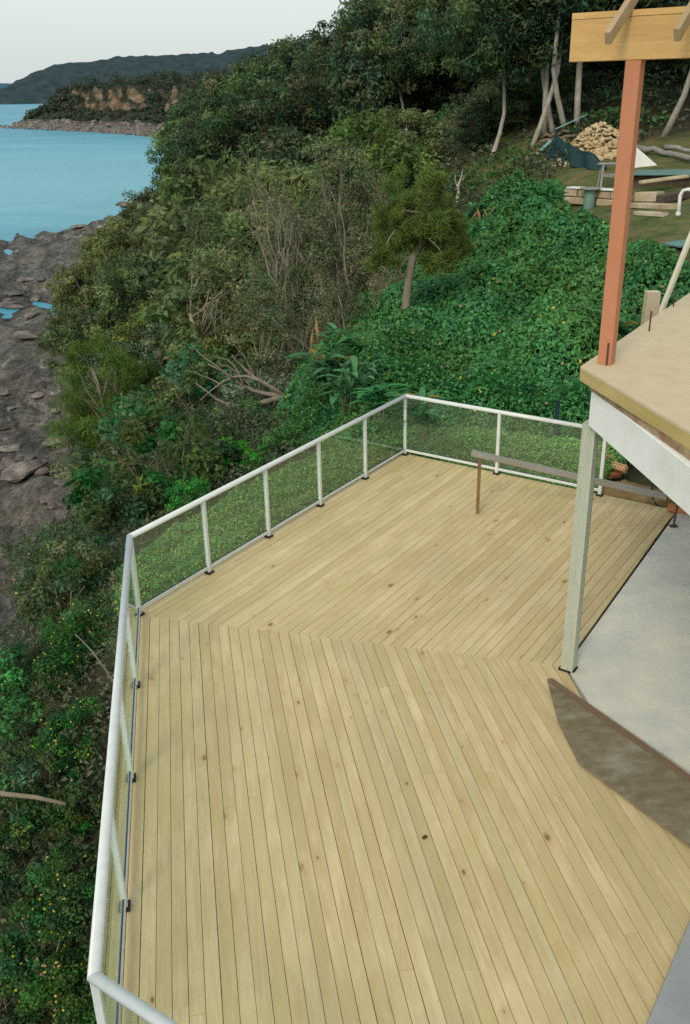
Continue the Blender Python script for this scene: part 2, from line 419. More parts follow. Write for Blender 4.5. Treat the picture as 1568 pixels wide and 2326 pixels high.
M_twig = mat_rough('dry_twigs', (0.24, 0.20, 0.145), (0.17, 0.135, 0.095), 5, 0.9, 0.2)
M_leaf = mat_leaf('foliage_leaf')
M_cover = mat_leaf('thicket_leaf', 0.36, 0.5, 0.3, 0.0)
M_petal = mat_leaf('flower_petal', 0.3, 0.6, 0.1, 0.0, 1.0, 1.0)
M_deadleaf = mat_rough('dead_leaf', (0.045, 0.022, 0.008), (0.09, 0.04, 0.012), 30, 0.8, 0.2)

m, nt = material('railing_glass'); g = G(nt)
tr = g.n('ShaderNodeBsdfTransparent'); tr.inputs[0].default_value = (0.90, 0.96, 0.91, 1)
gl = g.n('ShaderNodeBsdfGlossy'); gl.inputs['Roughness'].default_value = 0.01; gl.inputs[0].default_value = (0.95, 1, 0.97, 1)
fr = g.n('ShaderNodeFresnel'); bf = g.n('ShaderNodeNewGeometry').outputs['Backfacing']; g.put(fr.inputs[0], g.math('ADD', 1.45, g.math('MULTIPLY', bf, 1 / 1.45 - 1.45)))
mx = g.n('ShaderNodeMixShader'); nt.links.new(g.math('MULTIPLY', fr.outputs[0], 0.85), mx.inputs[0]); nt.links.new(tr.outputs[0], mx.inputs[1]); nt.links.new(gl.outputs[0], mx.inputs[2])
df = g.n('ShaderNodeBsdfDiffuse'); df.inputs[0].default_value = (0.6, 0.66, 0.55, 1)
mx2 = g.n('ShaderNodeMixShader'); mx2.inputs[0].default_value = 0.035
nt.links.new(mx.outputs[0], mx2.inputs[1]); nt.links.new(df.outputs[0], mx2.inputs[2]); g.out(mx2.outputs[0]); M_glass = m

m, nt = material('ground_soil_and_rock'); g = G(nt)
geo = g.n('ShaderNodeNewGeometry'); pos = geo.outputs['Position']
sp = g.n('ShaderNodeSeparateXYZ'); g.put(sp.inputs[0], pos)
st = g.mapping(pos, (0.5, 0.22, 2.2), rot=(0, 0, 0.35))
a = g.noise(st, 1.2, 8, 0.65, 1.2)
rk = g.ramp(a, [(0.32, (0.022, 0.02, 0.02)), (0.46, (0.068, 0.064, 0.056)), (0.6, (0.14, 0.13, 0.11)), (0.76, (0.40, 0.375, 0.32))])
warm = g.noise(pos, 0.12, 4, 0.6)
rk = g.mix(g.ramp(warm, [(0.5, 0.0), (0.68, 0.28)]), rk, (0.24, 0.17, 0.09))
# the wet fringe by the water is darker, the far shelf browner
wet = g.ramp(g.math('ADD', sp.outputs[2], 13.0), [(0.02, 0.45), (0.4, 1.0)])
fine = g.ramp(g.noise(g.mapping(pos, (1, .6, 2.5), rot=(0, 0, .35)), 3.2, 7, 0.75, .6), [(0.36, 0.35), (0.5, 1.0), (0.66, 1.5)])
rk = g.mix(1.0, rk, fine, 'MULTIPLY')
rk = g.mix(1.0, rk, wet, 'MULTIPLY')
so = g.ramp(g.noise(pos, 1.1, 6, 0.65), [(0.3, (0.022, 0.026, 0.012)), (0.55, (0.05, 0.05, 0.024)), (0.75, (0.085, 0.075, 0.038))])
msk = g.ramp(g.math('MULTIPLY', g.math('ADD', sp.outputs[2], g.math('MULTIPLY', g.noise(pos, 0.4, 4), 2.5)), -0.1), [(0.88, 0.0), (1.0, 1.0)])
lawn = g.ramp(g.noise(pos, 1.1, 8, 0.72), [(0.33, (0.035, 0.06, 0.018)), (0.5, (0.10, 0.115, 0.035)), (0.62, (0.17, 0.13, 0.06)), (0.75, (0.26, 0.155, 0.075))])
yd = g.ramp(g.math('MULTIPLY', sp.outputs[2], 0.5), [(0.3, 0.0), (0.8, 1.0)])
litter = g.ramp(g.noise(pos, 1.6, 7, 0.7), [(0.35, (0.016, 0.016, 0.008)), (0.6, (0.04, 0.032, 0.017)), (0.75, (0.08, 0.055, 0.03))])
sh = g.ramp(g.math('MULTIPLY', g.math('ADD', sp.outputs[2], g.noise(pos, 0.7, 3)), 0.1), [(0.36, 0.0), (0.43, 1.0)])
col = g.mix(msk, g.mix(yd, so, g.mix(sh, lawn, litter)), rk)
hb = g.math('ADD', g.math('MULTIPLY', a, 1.0), g.math('MULTIPLY', g.noise(pos, 3.0, 6, 0.7), 0.5))
g.out(g.pbsdf(col, 0.85, g.bump(hb, 0.7, 0.35), 0.25)); M_ground = m

m, nt = material('sea_water'); g = G(nt)
geo = g.n('ShaderNodeNewGeometry'); pos = geo.outputs['Position']
streak = g.noise(g.mapping(pos, (0.008, 0.022, 1), rot=(0, 0, -0.15)), 1.0, 5, 0.6)
near = g.noise(g.mapping(pos, (0.05, 0.12, 1)), 1.0, 4, 0.6)
c = g.ramp(g.math('ADD', g.math('MULTIPLY', streak, 0.75), g.math('MULTIPLY', near, 0.25)), [(0.3, (0.004, 0.16, 0.24)), (0.5, (0.015, 0.235, 0.335)), (0.72, (0.09, 0.37, 0.46))])
sy = g.n('ShaderNodeSeparateXYZ'); g.put(sy.inputs[0], pos)
band = g.ramp(g.math('MULTIPLY', g.math('ADD', sy.outputs[1], g.math('MULTIPLY', near, 120.0)), 0.001), [(0.16, 0.0), (0.26, 0.75), (0.36, 0.55), (0.56, 0.0)])
c = g.mix(band, c, (0.15, 0.40, 0.47))
wv = g.noise(g.mapping(pos, (0.5, 1.1, 1)), 1.0, 5, 0.6)
g.out(g.pbsdf(c, 0.4, g.bump(wv, 0.8, 0.4), 0.25)); M_sea = m

m, nt = material('headland_rock_and_scrub'); g = G(nt)
geo = g.n('ShaderNodeNewGeometry'); pos = geo.outputs['Position']
sp = g.n('ShaderNodeSeparateXYZ'); g.put(sp.inputs[0], pos)
sn = g.n('ShaderNodeSeparateXYZ'); g.put(sn.inputs[0], geo.outputs['Normal'])
lay = g.noise(g.mapping(pos, (0.16, 0.16, 0.36)), 1.0, 7, 0.7, 1.0)
cl = g.ramp(lay, [(0.3, (0.055, 0.042, 0.032)), (0.45, (0.13, 0.095, 0.065)), (0.55, (0.22, 0.145, 0.085)), (0.66, (0.26, 0.225, 0.175)), (0.8, (0.12, 0.085, 0.055))])
scrub = g.ramp(g.noise(pos, 0.25, 5, 0.65), [(0.35, (0.012, 0.018, 0.012)), (0.65, (0.045, 0.05, 0.03))])
steep = g.ramp(sn.outputs[2], [(0.5, 1.0), (0.72, 0.0)])
shore = g.ramp(g.math('MULTIPLY', g.math('ADD', sp.outputs[2], 13.0), 0.1), [(0.3, 1.0), (0.55, 0.0)])
rk = g.ramp(g.noise(g.mapping(pos, (1, 1, 2)), 0.5, 6, 0.7), [(0.3, (0.03, 0.028, 0.026)), (0.55, (0.15, 0.13, 0.11)), (0.75, (0.34, 0.31, 0.26))])
col = g.mix(shore, g.mix(steep, scrub, cl), rk)
g.out(g.pbsdf(col, 0.9, g.bump(lay, 0.6, 2.0), 0.15)); M_headland = m

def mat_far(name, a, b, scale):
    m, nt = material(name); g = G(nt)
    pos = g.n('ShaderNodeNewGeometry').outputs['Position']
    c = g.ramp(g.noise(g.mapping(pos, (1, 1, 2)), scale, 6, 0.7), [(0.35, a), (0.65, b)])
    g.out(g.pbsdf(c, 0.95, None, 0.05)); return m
M_hill2 = mat_far('hazy_forest_ridge', (0.018, 0.036, 0.044), (0.044, 0.066, 0.070), 0.03)  # both far-land colours have the blue distance haze painted in
M_hill3 = mat_far('hazy_distant_coast', (0.035, 0.095, 0.13), (0.045, 0.115, 0.15), 0.004)

# ------------------------------------------------------------------ world, sun
w = bpy.data.worlds.new('World'); SC.world = w; w.use_nodes = True
nt = w.node_tree; nt.nodes.clear(); g = G(nt)
SUN_EL, SUN_AZ = R_(38), R_(205)      # azimuth clockwise from +Y: behind the viewer, over the left shoulder
sky = g.n('ShaderNodeTexSky', sky_type='NISHITA'); sky.sun_disc = False
sky.sun_elevation = SUN_EL; sky.sun_rotation = SUN_AZ; sky.altitude = 0; sky.air_density = 1.2; sky.dust_density = 4.5; sky.ozone_density = 1.2
cloud = g.mix(0.62, sky.outputs[0], (6.8, 7.5, 7.35))
bg = g.n('ShaderNodeBackground'); g.put(bg.inputs[0], cloud); bg.inputs[1].default_value = 0.148
o = g.n('ShaderNodeOutputWorld'); nt.links.new(bg.outputs[0], o.inputs[0])
sl = bpy.data.lights.new('sun', 'SUN'); sl.energy = 1.25; sl.angle = R_(15); sl.color = (1.0, 0.93, 0.80)
so_ = bpy.data.objects.new('sun', sl); COL.objects.link(so_)
sdir = Vector((math.sin(SUN_AZ) * math.cos(SUN_EL), math.cos(SUN_AZ) * math.cos(SUN_EL), math.sin(SUN_EL)))
so_.rotation_euler = sdir.to_track_quat('Z', 'Y').to_euler(); so_.location = (0, 0, 40)
SC.view_settings.view_transform = 'Standard'; SC.view_settings.look = 'None'; SC.view_settings.exposure = 0
SC.cycles.max_bounces = 8; SC.cycles.transparent_max_bounces = 16; SC.cycles.diffuse_bounces = 3
SC.cycles.use_denoising = False

# ================================================================== THE SETTING
def grid_mesh(name, xs, ys, zf, mat):
    X, Y = np.meshgrid(xs, ys); Z = zf(X, Y)
    nx, ny = len(xs), len(ys)
    i = (np.arange(ny - 1)[:, None] * nx + np.arange(nx - 1)[None]).ravel()
    F = np.stack([i, i + 1, i + nx + 1, i + nx], 1)
    me = fast_mesh(name, np.stack([X, Y, Z], -1).reshape(-1, 3), F, smooth=True)
    return link_mesh(name, me, mat)

xs = np.r_[np.arange(-130, -62, 4), np.arange(-62, 34, 0.55), np.arange(34, 130, 4)]
ys = np.r_[np.arange(-14, 70, 0.6), np.arange(70, 150, 1.0), np.arange(150, 330, 3)]
tag(grid_mesh('ground', xs, ys, h_ground, M_ground), kind='structure')

mb = MB(); mb.add([(-40000, -2000, SEA), (40000, -2000, SEA), (40000, 40000, SEA), (-40000, 40000, SEA)], [(0, 1, 2, 3)])
tag(mb.build('sea', M_sea), kind='structure')

# the wooded headland across the bay
SH = np.array([(-236, 700), (-205, 655), (-140, 572), (-100, 505), (-77, 445), (-55, 380), (-38, 310), (-20, 240)], float)   # its shoreline
_sl = np.r_[0, np.cumsum(np.linalg.norm(np.diff(SH, axis=0), axis=1))]
def shore_pt(s): return np.stack([np.interp(s, _sl, SH[:, 0]), np.interp(s, _sl, SH[:, 1])], -1)
_inl = np.array([0.80, 0.60])     # inland direction
def headland_z(s, t):
    """s along the shore from the point, t inland"""
    k = sstep(0, 140, s)
    sea_edge = SEA - 1.5 + 6.0 * sstep(-2, 14, t)
    z = sea_edge + 5.0 * sstep(12, 34, t)
    cliff = (11.0 + 2.5 * vnoise(s * .05, 0 * s, 4)) * (0.15 + .85 * sstep(-8, 20, s)) * (1 - .8 * sstep(225, 300, s)) * (.75 + .5 * vnoise(s * .11, 0 * s, 14))
    jag = 9 * (fbm(s * .08, s * 0, 8) - .5) + 2.2 * np.round(2 * vnoise(s * .3, s * 0, 18))
    z = z + 0.45 * cliff * sstep(34 + jag, 36.5 + jag, t) + 0.55 * cliff * sstep(40 + jag * 1.4, 42.5 + jag * 1.4, t)
    z = z + (4 + 12 * sstep(40, 520, s)) * sstep(44, 230, t)
    z = z - 26 * (1 - sstep(-34, 26, s))
    return z + (fbm(s * .12, t * .12, 6) - .5) * 3.2 * (1 - .5 * sstep(40, 60, t)) * sstep(-2, 8, t)
sv = np.arange(-40, _sl[-1] + 60, 2.2); tv = np.r_[np.arange(-8, 60, 1.3), np.arange(60, 420, 9)]
S_, T_ = np.meshgrid(sv, tv)
Pxy = shore_pt(np.clip(S_, 0, _sl[-1])) + (np.minimum(S_, 0))[..., None] * np.array([0.59, -0.8]) * 1.0 + np.maximum(S_ - _sl[-1], 0)[..., None] * np.array([.25, -.97]) + T_[..., None] * _inl
Zh = headland_z(S_, T_)
nx, ny = len(sv), len(tv); i = (np.arange(ny - 1)[:, None] * nx + np.arange(nx - 1)[None]).ravel()
hv = np.c_[Pxy.reshape(-1, 2), Zh.ravel()]
tag(link_mesh('headland', fast_mesh('headland', hv, np.stack([i, i + 1, i + nx + 1, i + nx], 1), smooth=False), M_headland), kind='structure')

def headland_pts(n, smin, smax, tmin, tmax, rng):
    s = rng.uniform(smin, smax, n); t = rng.uniform(tmin, tmax, n)
    p = shore_pt(np.clip(s, 0, _sl[-1])) + np.minimum(s, 0)[:, None] * np.array([.59, -.8]) + t[:, None] * _inl
    return s, t, np.c_[p, headland_z(s, t)]

def blob_forest(P, rad, hgt, per, leaf, tints, rng, ragged=.35):
    """a far-off wood as one mass: many leaf sized faces heaped into crowns"""
    n = len(P); k = np.repeat(np.arange(n), per); m = len(k)
    d = unit(rng.normal(size=(m, 3))); d[:, 2] = np.abs(d[:, 2]) * 1.1 - .25
    r = rng.uniform(1 - ragged, 1 + ragged * .4, m)
    C = P[k] + np.c_[d[:, 0] * rad[k] * r, d[:, 1] * rad[k] * r, hgt[k] * (.5 + .5 * d[:, 2] * r)]
    col = tints[rng.integers(0, len(tints), n)][k] * rng.uniform(.6, 1.35, (m, 1))
    return leaf_arrays(C, d + rng.normal(size=(m, 3)) * .6, leaf * rng.uniform(.6, 1.3, m), col, rng, .7)

rg = np.random.default_rng(3)
s1, t1, P1 = headland_pts(2300, -12, 700, 47, 260, rg)
s2, t2, P2 = headland_pts(420, 0, 640, 13, 33, rg)
keep = rg.random(len(P2)) < (.55 + .4 * vnoise(s2 * .03, t2 * 0, 2)); P2 = P2[keep]
s3, t3, P3 = headland_pts(260, -14, 30, 18, 60, rg)
s4, t4, P4 = headland_pts(500, 330, 700, 12, 60, rg)
s6, t6, P6 = headland_pts(210, -10, 260, 35, 47, rg)
P6 = P6[vnoise(s6 * .06, t6 * 0, 27) > .42]; P4 = np.r_[P4, P6]
PF = np.r_[P1, P2, P3, P4]; n1, n2 = len(P1), len(P2)
rad = rg.uniform(2.2, 5.0, len(PF)); hg = rg.uniform(4.0, 9.5, len(PF)); rad[n1:n1 + n2] *= .45; hg[n1:n1 + n2] *= .35; hg[n1 + n2:] *= .7
FT = np.array([(0.034, 0.048, 0.030), (0.046, 0.056, 0.034), (0.028, 0.046, 0.034), (0.056, 0.056, 0.036)])
V, F, T = blob_forest(PF, rad, hg, 46, .75, FT, rg)
tag(link_mesh('headland_forest', fast_mesh('headland_forest', V, F, T), M_cover), 'dark olive bushland covering the headland across the bay above and below its orange cliff', 'forest', kind='stuff')

# fallen boulders along the foot of the headland
def rock_mesh(name, rng, n=1, pts=None, size=1.0, squash=.65):
    bm = bmesh.new()
    for k in range(n):
        p = np.zeros(3) if pts is None else pts[k]; s = size if np.isscalar(size) else size[k]
        r = bmesh.ops.create_icosphere(bm, subdivisions=2 if n == 1 else 1, radius=1)
        pl = [(unit(rng.normal(size=3)), rng.uniform(.45, .8)) for _ in range(7)]
        sc = np.array([rng.uniform(.8, 1.4), rng.uniform(.7, 1.1), rng.uniform(.5, .9) * squash / .65]); an = rng.uniform(0, 6.28); ca, sa = math.cos(an), math.sin(an)
        for v in r['verts']:
            c = np.array(v.co)
            for (nn, dd) in pl:
                e = c @ nn - dd
                if e > 0: c = c - nn * e
            c = c * sc + rng.normal(size=3) * .03
            c = np.array([c[0] * ca - c[1] * sa, c[0] * sa + c[1] * ca, c[2]]) * s + p
            v.co = c
    me = bpy.data.meshes.new(name); bm.to_mesh(me); bm.free(); return me
m, nt = material('boulder_rock'); g = G(nt)
pos = g.n('ShaderNodeNewGeometry').outputs['Position']
c = g.ramp(g.noise(pos, 0.8, 7, 0.7), [(0.3, (0.04, 0.036, 0.034)), (0.5, (0.15, 0.13, 0.115)), (0.7, (0.36, 0.325, 0.275))])
g.out(g.pbsdf(c, 0.9, g.bump(g.noise(pos, 4, 6, .7), .6, .1), .2)); M_boulder = m
s5, t5, P5 = headland_pts(340, -30, 560, 0, 14, rg); P5[:, 2] = np.maximum(P5[:, 2], SEA) + .2
o = link_mesh('shore_boulders', rock_mesh('shore_boulders', rg, len(P5), P5, rg.uniform(.8, 2.9, len(P5))), M_boulder)
tag(o, 'tumbled grey boulders strewn along the foot of the far headland', 'boulders', kind='stuff')

# far ridges
def ridge(name, pts, base_w, mat, bump_h, bump_s, seed):
    """pts: list of (x, y, top z) along the ridge"""
    P = np.array(pts, float); L = np.r_[0, np.cumsum(np.linalg.norm(np.diff(P[:, :2], axis=0), axis=1))]
    n = int(L[-1] / bump_s * 2); s = np.linspace(0, L[-1], n)
    C = np.stack([np.interp(s, L, P[:, i]) for i in range(3)], -1)
    ts = np.linspace(-1, 1, 25); V = []
    for t in ts:
        prof = (1 - abs(t) ** 2.2); steep = sstep(0, .18, 1 - abs(t))
        z = SEA - 2 + (C[:, 2] - SEA) * (0.35 * steep + .65 * prof) + bump_h * (fbm(s / bump_s, s * 0 + t * 9, seed, 4) - .5) * steep
        V.append(np.stack([C[:, 0], C[:, 1] + t * base_w, z], -1))
    V = np.array(V).reshape(-1, 3); m_ = len(ts)
    i = (np.arange(m_ - 1)[:, None] * n + np.arange(n - 1)[None]).ravel()
    return tag(link_mesh(name, fast_mesh(name, V, np.stack([i, i + 1, i + n + 1, i + n], 1), smooth=True), mat), kind='structure')
def rp(px, py, y):
    p = at_y(px, py, y); return (p[0], p[1], p[2])
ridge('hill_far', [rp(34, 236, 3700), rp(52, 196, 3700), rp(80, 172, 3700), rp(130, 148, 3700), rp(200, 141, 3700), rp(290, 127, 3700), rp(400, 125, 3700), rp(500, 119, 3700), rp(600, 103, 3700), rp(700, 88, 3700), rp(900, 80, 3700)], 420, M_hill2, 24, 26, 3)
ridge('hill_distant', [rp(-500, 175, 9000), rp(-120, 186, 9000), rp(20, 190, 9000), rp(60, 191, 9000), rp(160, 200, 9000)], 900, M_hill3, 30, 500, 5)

# ================================================================== DECK
C1 = np.array([-2.38, 9.33]); C2 = np.array([1.0, 14.33]); C0 = np.array([-1.44, 3.68])
uL = unit(C2 - C1); nL = np.array([-uL[1], uL[0]])            # along the long rail; nL points outwards (left)
uR = np.array([uL[1], -uL[0]])                                # along the short rail, towards the house
uF = unit(C0 - C1)                                            # along the left rail, towards the viewer
R3 = C2 + uR * 3.27                                           # last post of the short rail
RE = C2 + uR * 4.38                                           # deck corner by the house
GP = np.array([2.215, 8.12])                                  # inner mitre corner, foot of the green post
CE = np.array([4.40, 11.62])                                  # concrete edge at the back
NP = np.array([3.75, 5.72])                                   # end of the notch, outside the picture
NQ = NP + (np.array([1.85, 4.08]) - np.array([2.40, 4.88])) * 1.0
K1 = np.array([2.62, 5.20])
K2 = np.array([1.02, 2.87])
NE = C0 + uR * 3.1
out = 0.055
def offs(p, *ns): return p + sum(n_ * out for n_ in ns)
nF = np.array([uF[1], -uF[0]]); nF = nF if nF[0] < 0 else -nF
PA = [offs(C1, nL, nF * .7), offs(C2, nL, uL), RE + uL * out, CE + np.array([.02, -.02]), GP]
PB = [GP, np.array([3.64, 5.83]), NE + uR * .8 + uL * 2.0, NE - uL * out, offs(C0, nF, -uL), offs(C1, nF * .7, nL)]
PB = [offs(C1, nL, nF * .7), GP, np.array([2.285, 7.45]), np.array([3.35, 5.70]), np.array([3.00, 5.70]), K1, K2, NE - uL * out, offs(C0, nF, -uL)]

def clip(poly, n_, d):
    """keep the part of poly where p.n_ <= d"""
    o_ = []
    for i in range(len(poly)):
        a, b = np.array(poly[i]), np.array(poly[(i + 1) % len(poly)]); da, db = a @ n_ - d, b @ n_ - d
        if da <= 0: o_.append(a)
        if (da < 0 < db) or (db < 0 < da): o_.append(a + (b - a) * (da / (da - db)))
    return o_

deck = tag(empty('timber_deck', (0, 0, 0)), 'large terrace deck of new pale yellow pine boards meeting in a mitre line', 'deck')
BW, GAP = 0.108, 0.0045
def lay_boards(poly, u, name, joints):
    nn = np.array([-u[1], u[0]]); v = [np.array(p) @ nn for p in poly]; w_ = [np.array(p) @ u for p in poly]
    mb = MB(); k = 0; y = min(v)
    while y < max(v):
        strip = clip(clip(poly, nn, y + BW - GAP + RNG.normal() * .0008), -nn, -y)
        if len(strip) >= 3:
            cuts = sorted([min(w_)] + [c for c in (joints(k) or [])] + [max(w_)])
            for a, b in zip(cuts[:-1], cuts[1:]):
                bb = clip(clip(strip, u, b - .002), -u, -a)
                if len(bb) >= 3: mb.prism(bb, -.032 + RNG.normal() * .0004, RNG.normal() * .0007, None, u)
        y += BW; k += 1
    return mb.build(name, M_deck, deck)
ra = np.random.default_rng(5)
wl = [np.array(p) @ uL for p in PA]; wf = [np.array(p) @ uF for p in PB]
lay_boards(PA, uL, 'deck_boards', lambda k: [min(wl) + (max(wl) - min(wl)) * ra.uniform(.15, .85)] if ra.random() < .3 else [])
lay_boards(PB, uF, 'deck_boards', lambda k: [min(wf) + (max(wf) - min(wf)) * ra.choice([.42, .43, .66, .67, .83, .25])] if ra.random() < .5 else [])
mb = MB()
for P in (PA, PB):
    for i in range(len(P)):
        pass
for a, b, n_ in ((PA[0], PA[1], nL), (PA[1], PA[2], uL), (PB[8], PA[0], nF), (PB[7], PB[8], -uL)):
    mb.bar(np.r_[a + n_ * -.03, -.128], np.r_[b + n_ * -.03, -.128], .035, .18)
mb.build('fascia', M_frame, deck)
mb = MB()
for k in range(11):      # joists under the far half, at right angles to its boards
    p = C1 + uL * (.3 + .52 * k); mb.bar(np.r_[p - nL * .05, -.125], np.r_[p - nL * (min(3.9, 1.0 + .75 * k)), -.125], .045, .17)
for k in range(11):
    p = C1 + uF * (.5 + .5 * k); mb.bar(np.r_[p - nF * .05, -.125], np.r_[p - nF * (4.0 - .1 * k), -.125], .045, .17)
mb.build('joists', M_frame, deck)
for p in (C1 - nL * .3 + uF * .3, C1 + uL * 3 - nL * .3, C2 - nL * .4 - uL * .4, C1 + uF * 2.8 - nF * .3, C0 - nF * .3 - uF * .3, C1 + uF * 2.8 - nF * 2.4):
    zb = float(h_ground(p[0], p[1])) - .3
    MB().bar(np.r_[p, zb], np.r_[p, -.215], .1, .1, (1, 0, 0)).build('support_post', M_frame, deck)

# ================================================================== RAILING
rail = tag(empty('glass_railing', (*C1, 0)), 'white aluminium railing with clear glass panels along the deck edges', 'railing')
rail.location = (0, 0, 0)
ends = [R3 + uR * .05, C2, C1, C0, NE]
mb = MB()
def handrail(a, b, name='handrail'):
    mb = MB(); n = 14; d = unit(b - a); s_ = np.array([-d[1], d[0]])
    # mitred ends
    A, B = [], []
    for k in range(n):
        t = 2 * math.pi * k / n; oy, oz = .038 * math.cos(t), .030 * math.sin(t)
        for base, lst, m_ in ((a, A, mit[tuple(a)]), (b, B, mit[tuple(b)])):
            q = base + s_ * oy
            if m_ is not None: q = q - d * ((q - base) @ m_) / (d @ m_)
            lst.append((q[0], q[1], 1.0 + oz))
    mb.add(A + B, [(k, (k + 1) % n, n + (k + 1) % n, n + k) for k in range(n)] + [tuple(range(n)), tuple(range(2 * n - 1, n - 1, -1))])
    me = mb.mesh(name)
    sm = np.array([len(p.vertices) == 4 for p in me.polygons]); me.polygons.foreach_set('use_smooth', sm)
    return link_mesh(name, me, M_alu, rail)
mit = {}
for i, p in enumerate(ends):
    if 0 < i < len(ends) - 1:
        d1, d2 = unit(ends[i] - ends[i - 1]), unit(ends[i + 1] - ends[i]); mit[tuple(p)] = unit(d1 + d2)
    else: mit[tuple(p)] = None
for a, b in zip(ends[:-1], ends[1:]): handrail(a, b)

def post(p, d, h=0.985):
    mb = MB(); o_ = MB().bar(np.r_[p, .012], np.r_[p, h], .05, .05, np.r_[d, 0], bevel=.006).build('post', M_alu, rail)
    MB().box((p[0], p[1], .016), (.092, .084, .026), np.r_[d, 0], bevel=.006).build('base_cover', M_black, o_)
    for s_ in (-1, 1):
        q = p + d * s_ * .036
        MB().tube([(q[0], q[1], .026), (q[0], q[1], .036)], .008, 6).build('bolt', M_steel, o_)
def run(pts, d, first=True):
    """posts, bottom rails and panes between neighbouring posts"""
    for i, p in enumerate(pts):
        if first or i: post(p, d)
    for a, b in zip(pts[:-1], pts[1:]):
        a2, b2 = a + d * .026, b - d * .026
        br = MB().bar(np.r_[a2, .088], np.r_[b2, .088], .036, .042, bevel=.005).build('bottom_rail', M_alu, rail)
        MB().bar(np.r_[a2 + d * .004, .1115], np.r_[b2 - d * .004, .1115], .016, .006).build('gasket', M_gasket, br)
        MB().bar(np.r_[a2 + d * .008, .542], np.r_[b2 - d * .008, .542], .006, .855).build('glass_pane', M_glass, rail)
lenL = np.linalg.norm(C2 - C1)
run([C1 + uL * lenL * k / 5 for k in range(6)], uL)
run([C2, C2 + uR * 1.635, R3], uR, False)
lenF = np.linalg.norm(C0 - C1)
run([C1 + uF * lenF * k / 4 for k in range(5)], uF, False)
run([C0, C0 + uR * 1.5, NE], uR, False)

# ================================================================== HOUSE UNDER CONSTRUCTION
house = tag(empty('unfinished_house', (0, 0, 0)), 'unfinished timber house corner with a raised board floor on a white beam above the deck', 'house')
ZS = 3.20
K = np.array([2.09, 7.99]); uS = unit(np.array([.36, -1.75])); uB = unit(np.array([2.03, 3.10]))
S1 = K + uS * 5.0; S2 = K + uB * 9.0
flo = [K, S1, S1 + np.array([6.5, .5]), S2 + np.array([3.5, -2.0]), S2]
mb = MB(); mb.prism(flo, ZS - .022, ZS); mb.build('floor_sheet', M_board, house)
def inset(p0, d, L, off, side): return p0 + side * off
nS = np.array([-uS[1], uS[0]]); nS = nS if nS[0] > 0 else -nS      # inwards from the front edge
nB = np.array([uB[1], -uB[0]])                                    # inwards from the back edge
Kc = K + nS * .025 + nB * .025
rimh = .105; z = ZS - .022 - rimh / 2
mb = MB(); mb.bar(np.r_[K + nS * .024, z], np.r_[S1 + nS * .024, z], .045, rimh - .002); mb.build('rim_board', M_rim, house)
mb = MB(); mb.bar(np.r_[K + nB * .024 + uB * .05, z], np.r_[S2 + nB * .024, z], .045, rimh - .002); mb.build('rim_board', M_rim, house)
# brown bearer and white beam below, set back from the corner
z1 = ZS - .022 - rimh
def turn(v, deg): a_ = math.radians(deg); return np.array([v[0] * math.cos(a_) - v[1] * math.sin(a_), v[0] * math.sin(a_) + v[1] * math.cos(a_)])
u2, u3 = turn(uS, -2.5), turn(uS, -5); n3 = np.array([-u3[1], u3[0]])
zw0, zw1 = 2.66, 3.0
Bp = K + uS * .05 + nS * .10 + n3 * .075
Bb = K + uS * .06 + nS * .13
mb = MB(); mb.bar(np.r_[Bb, (z1 + zw1) / 2 + .001], np.r_[Bb + u2 * 5, (z1 + zw1) / 2 + .001], .12, z1 - zw1 - .004); mb.build('bearer', M_brownwood, house)
mb = MB(); mb.bar(np.r_[Bp, (zw0 + zw1) / 2], np.r_[Bp + u3 * 5, (zw0 + zw1) / 2], .15, zw1 - zw0, bevel=.006); mb.build('white_beam', M_white, house)
mb = MB(); mb.bar(np.r_[Bp + u3 * .18 + n3 * .02, zw0 - .022], np.r_[Bp + u3 * 5 + n3 * .02, zw0 - .022], .07, .04); mb.build('soffit_batten', M_brownwood, house)
for k in range(1, 9):      # floor joists seen from below
    p = K + uB * (.45 * k + .2) + nB * .06
    MB().bar(np.r_[p, z], np.r_[p + nB * 3.2, z], .04, rimh - .004).build('joist', M_rim, house)
# green fluted post on the deck corner
gp = np.array([2.252, 8.06])
mb = MB(); d_ = unit(np.array([.83, -.56])); e_ = np.array([-d_[1], d_[0]]); sec = []
hw = .062
for (sx, sy, ax) in ((-1, -1, 0), (1, -1, 1), (1, 1, 2), (-1, 1, 3)):
    pass
for side in range(4):
    ca, sa = math.cos(side * math.pi / 2), math.sin(side * math.pi / 2)
    for j in range(10):
        t = -hw + 2 * hw * j / 10; dep = hw - (.005 if j % 2 and j not in (0, 9) else 0)
        x_, y_ = t, -dep; sec.append((x_ * ca - y_ * sa, x_ * sa + y_ * ca))
poly = [gp + d_ * a + e_ * b for a, b in sec]
mb.prism(poly, .015, zw0 - .002); mb.build('green_post', M_greenpost, house)
MB().bar(np.r_[gp - d_ * .085, .012], np.r_[gp + d_ * .085, .012], .13, .022).build('post_shoe', M_black, house)
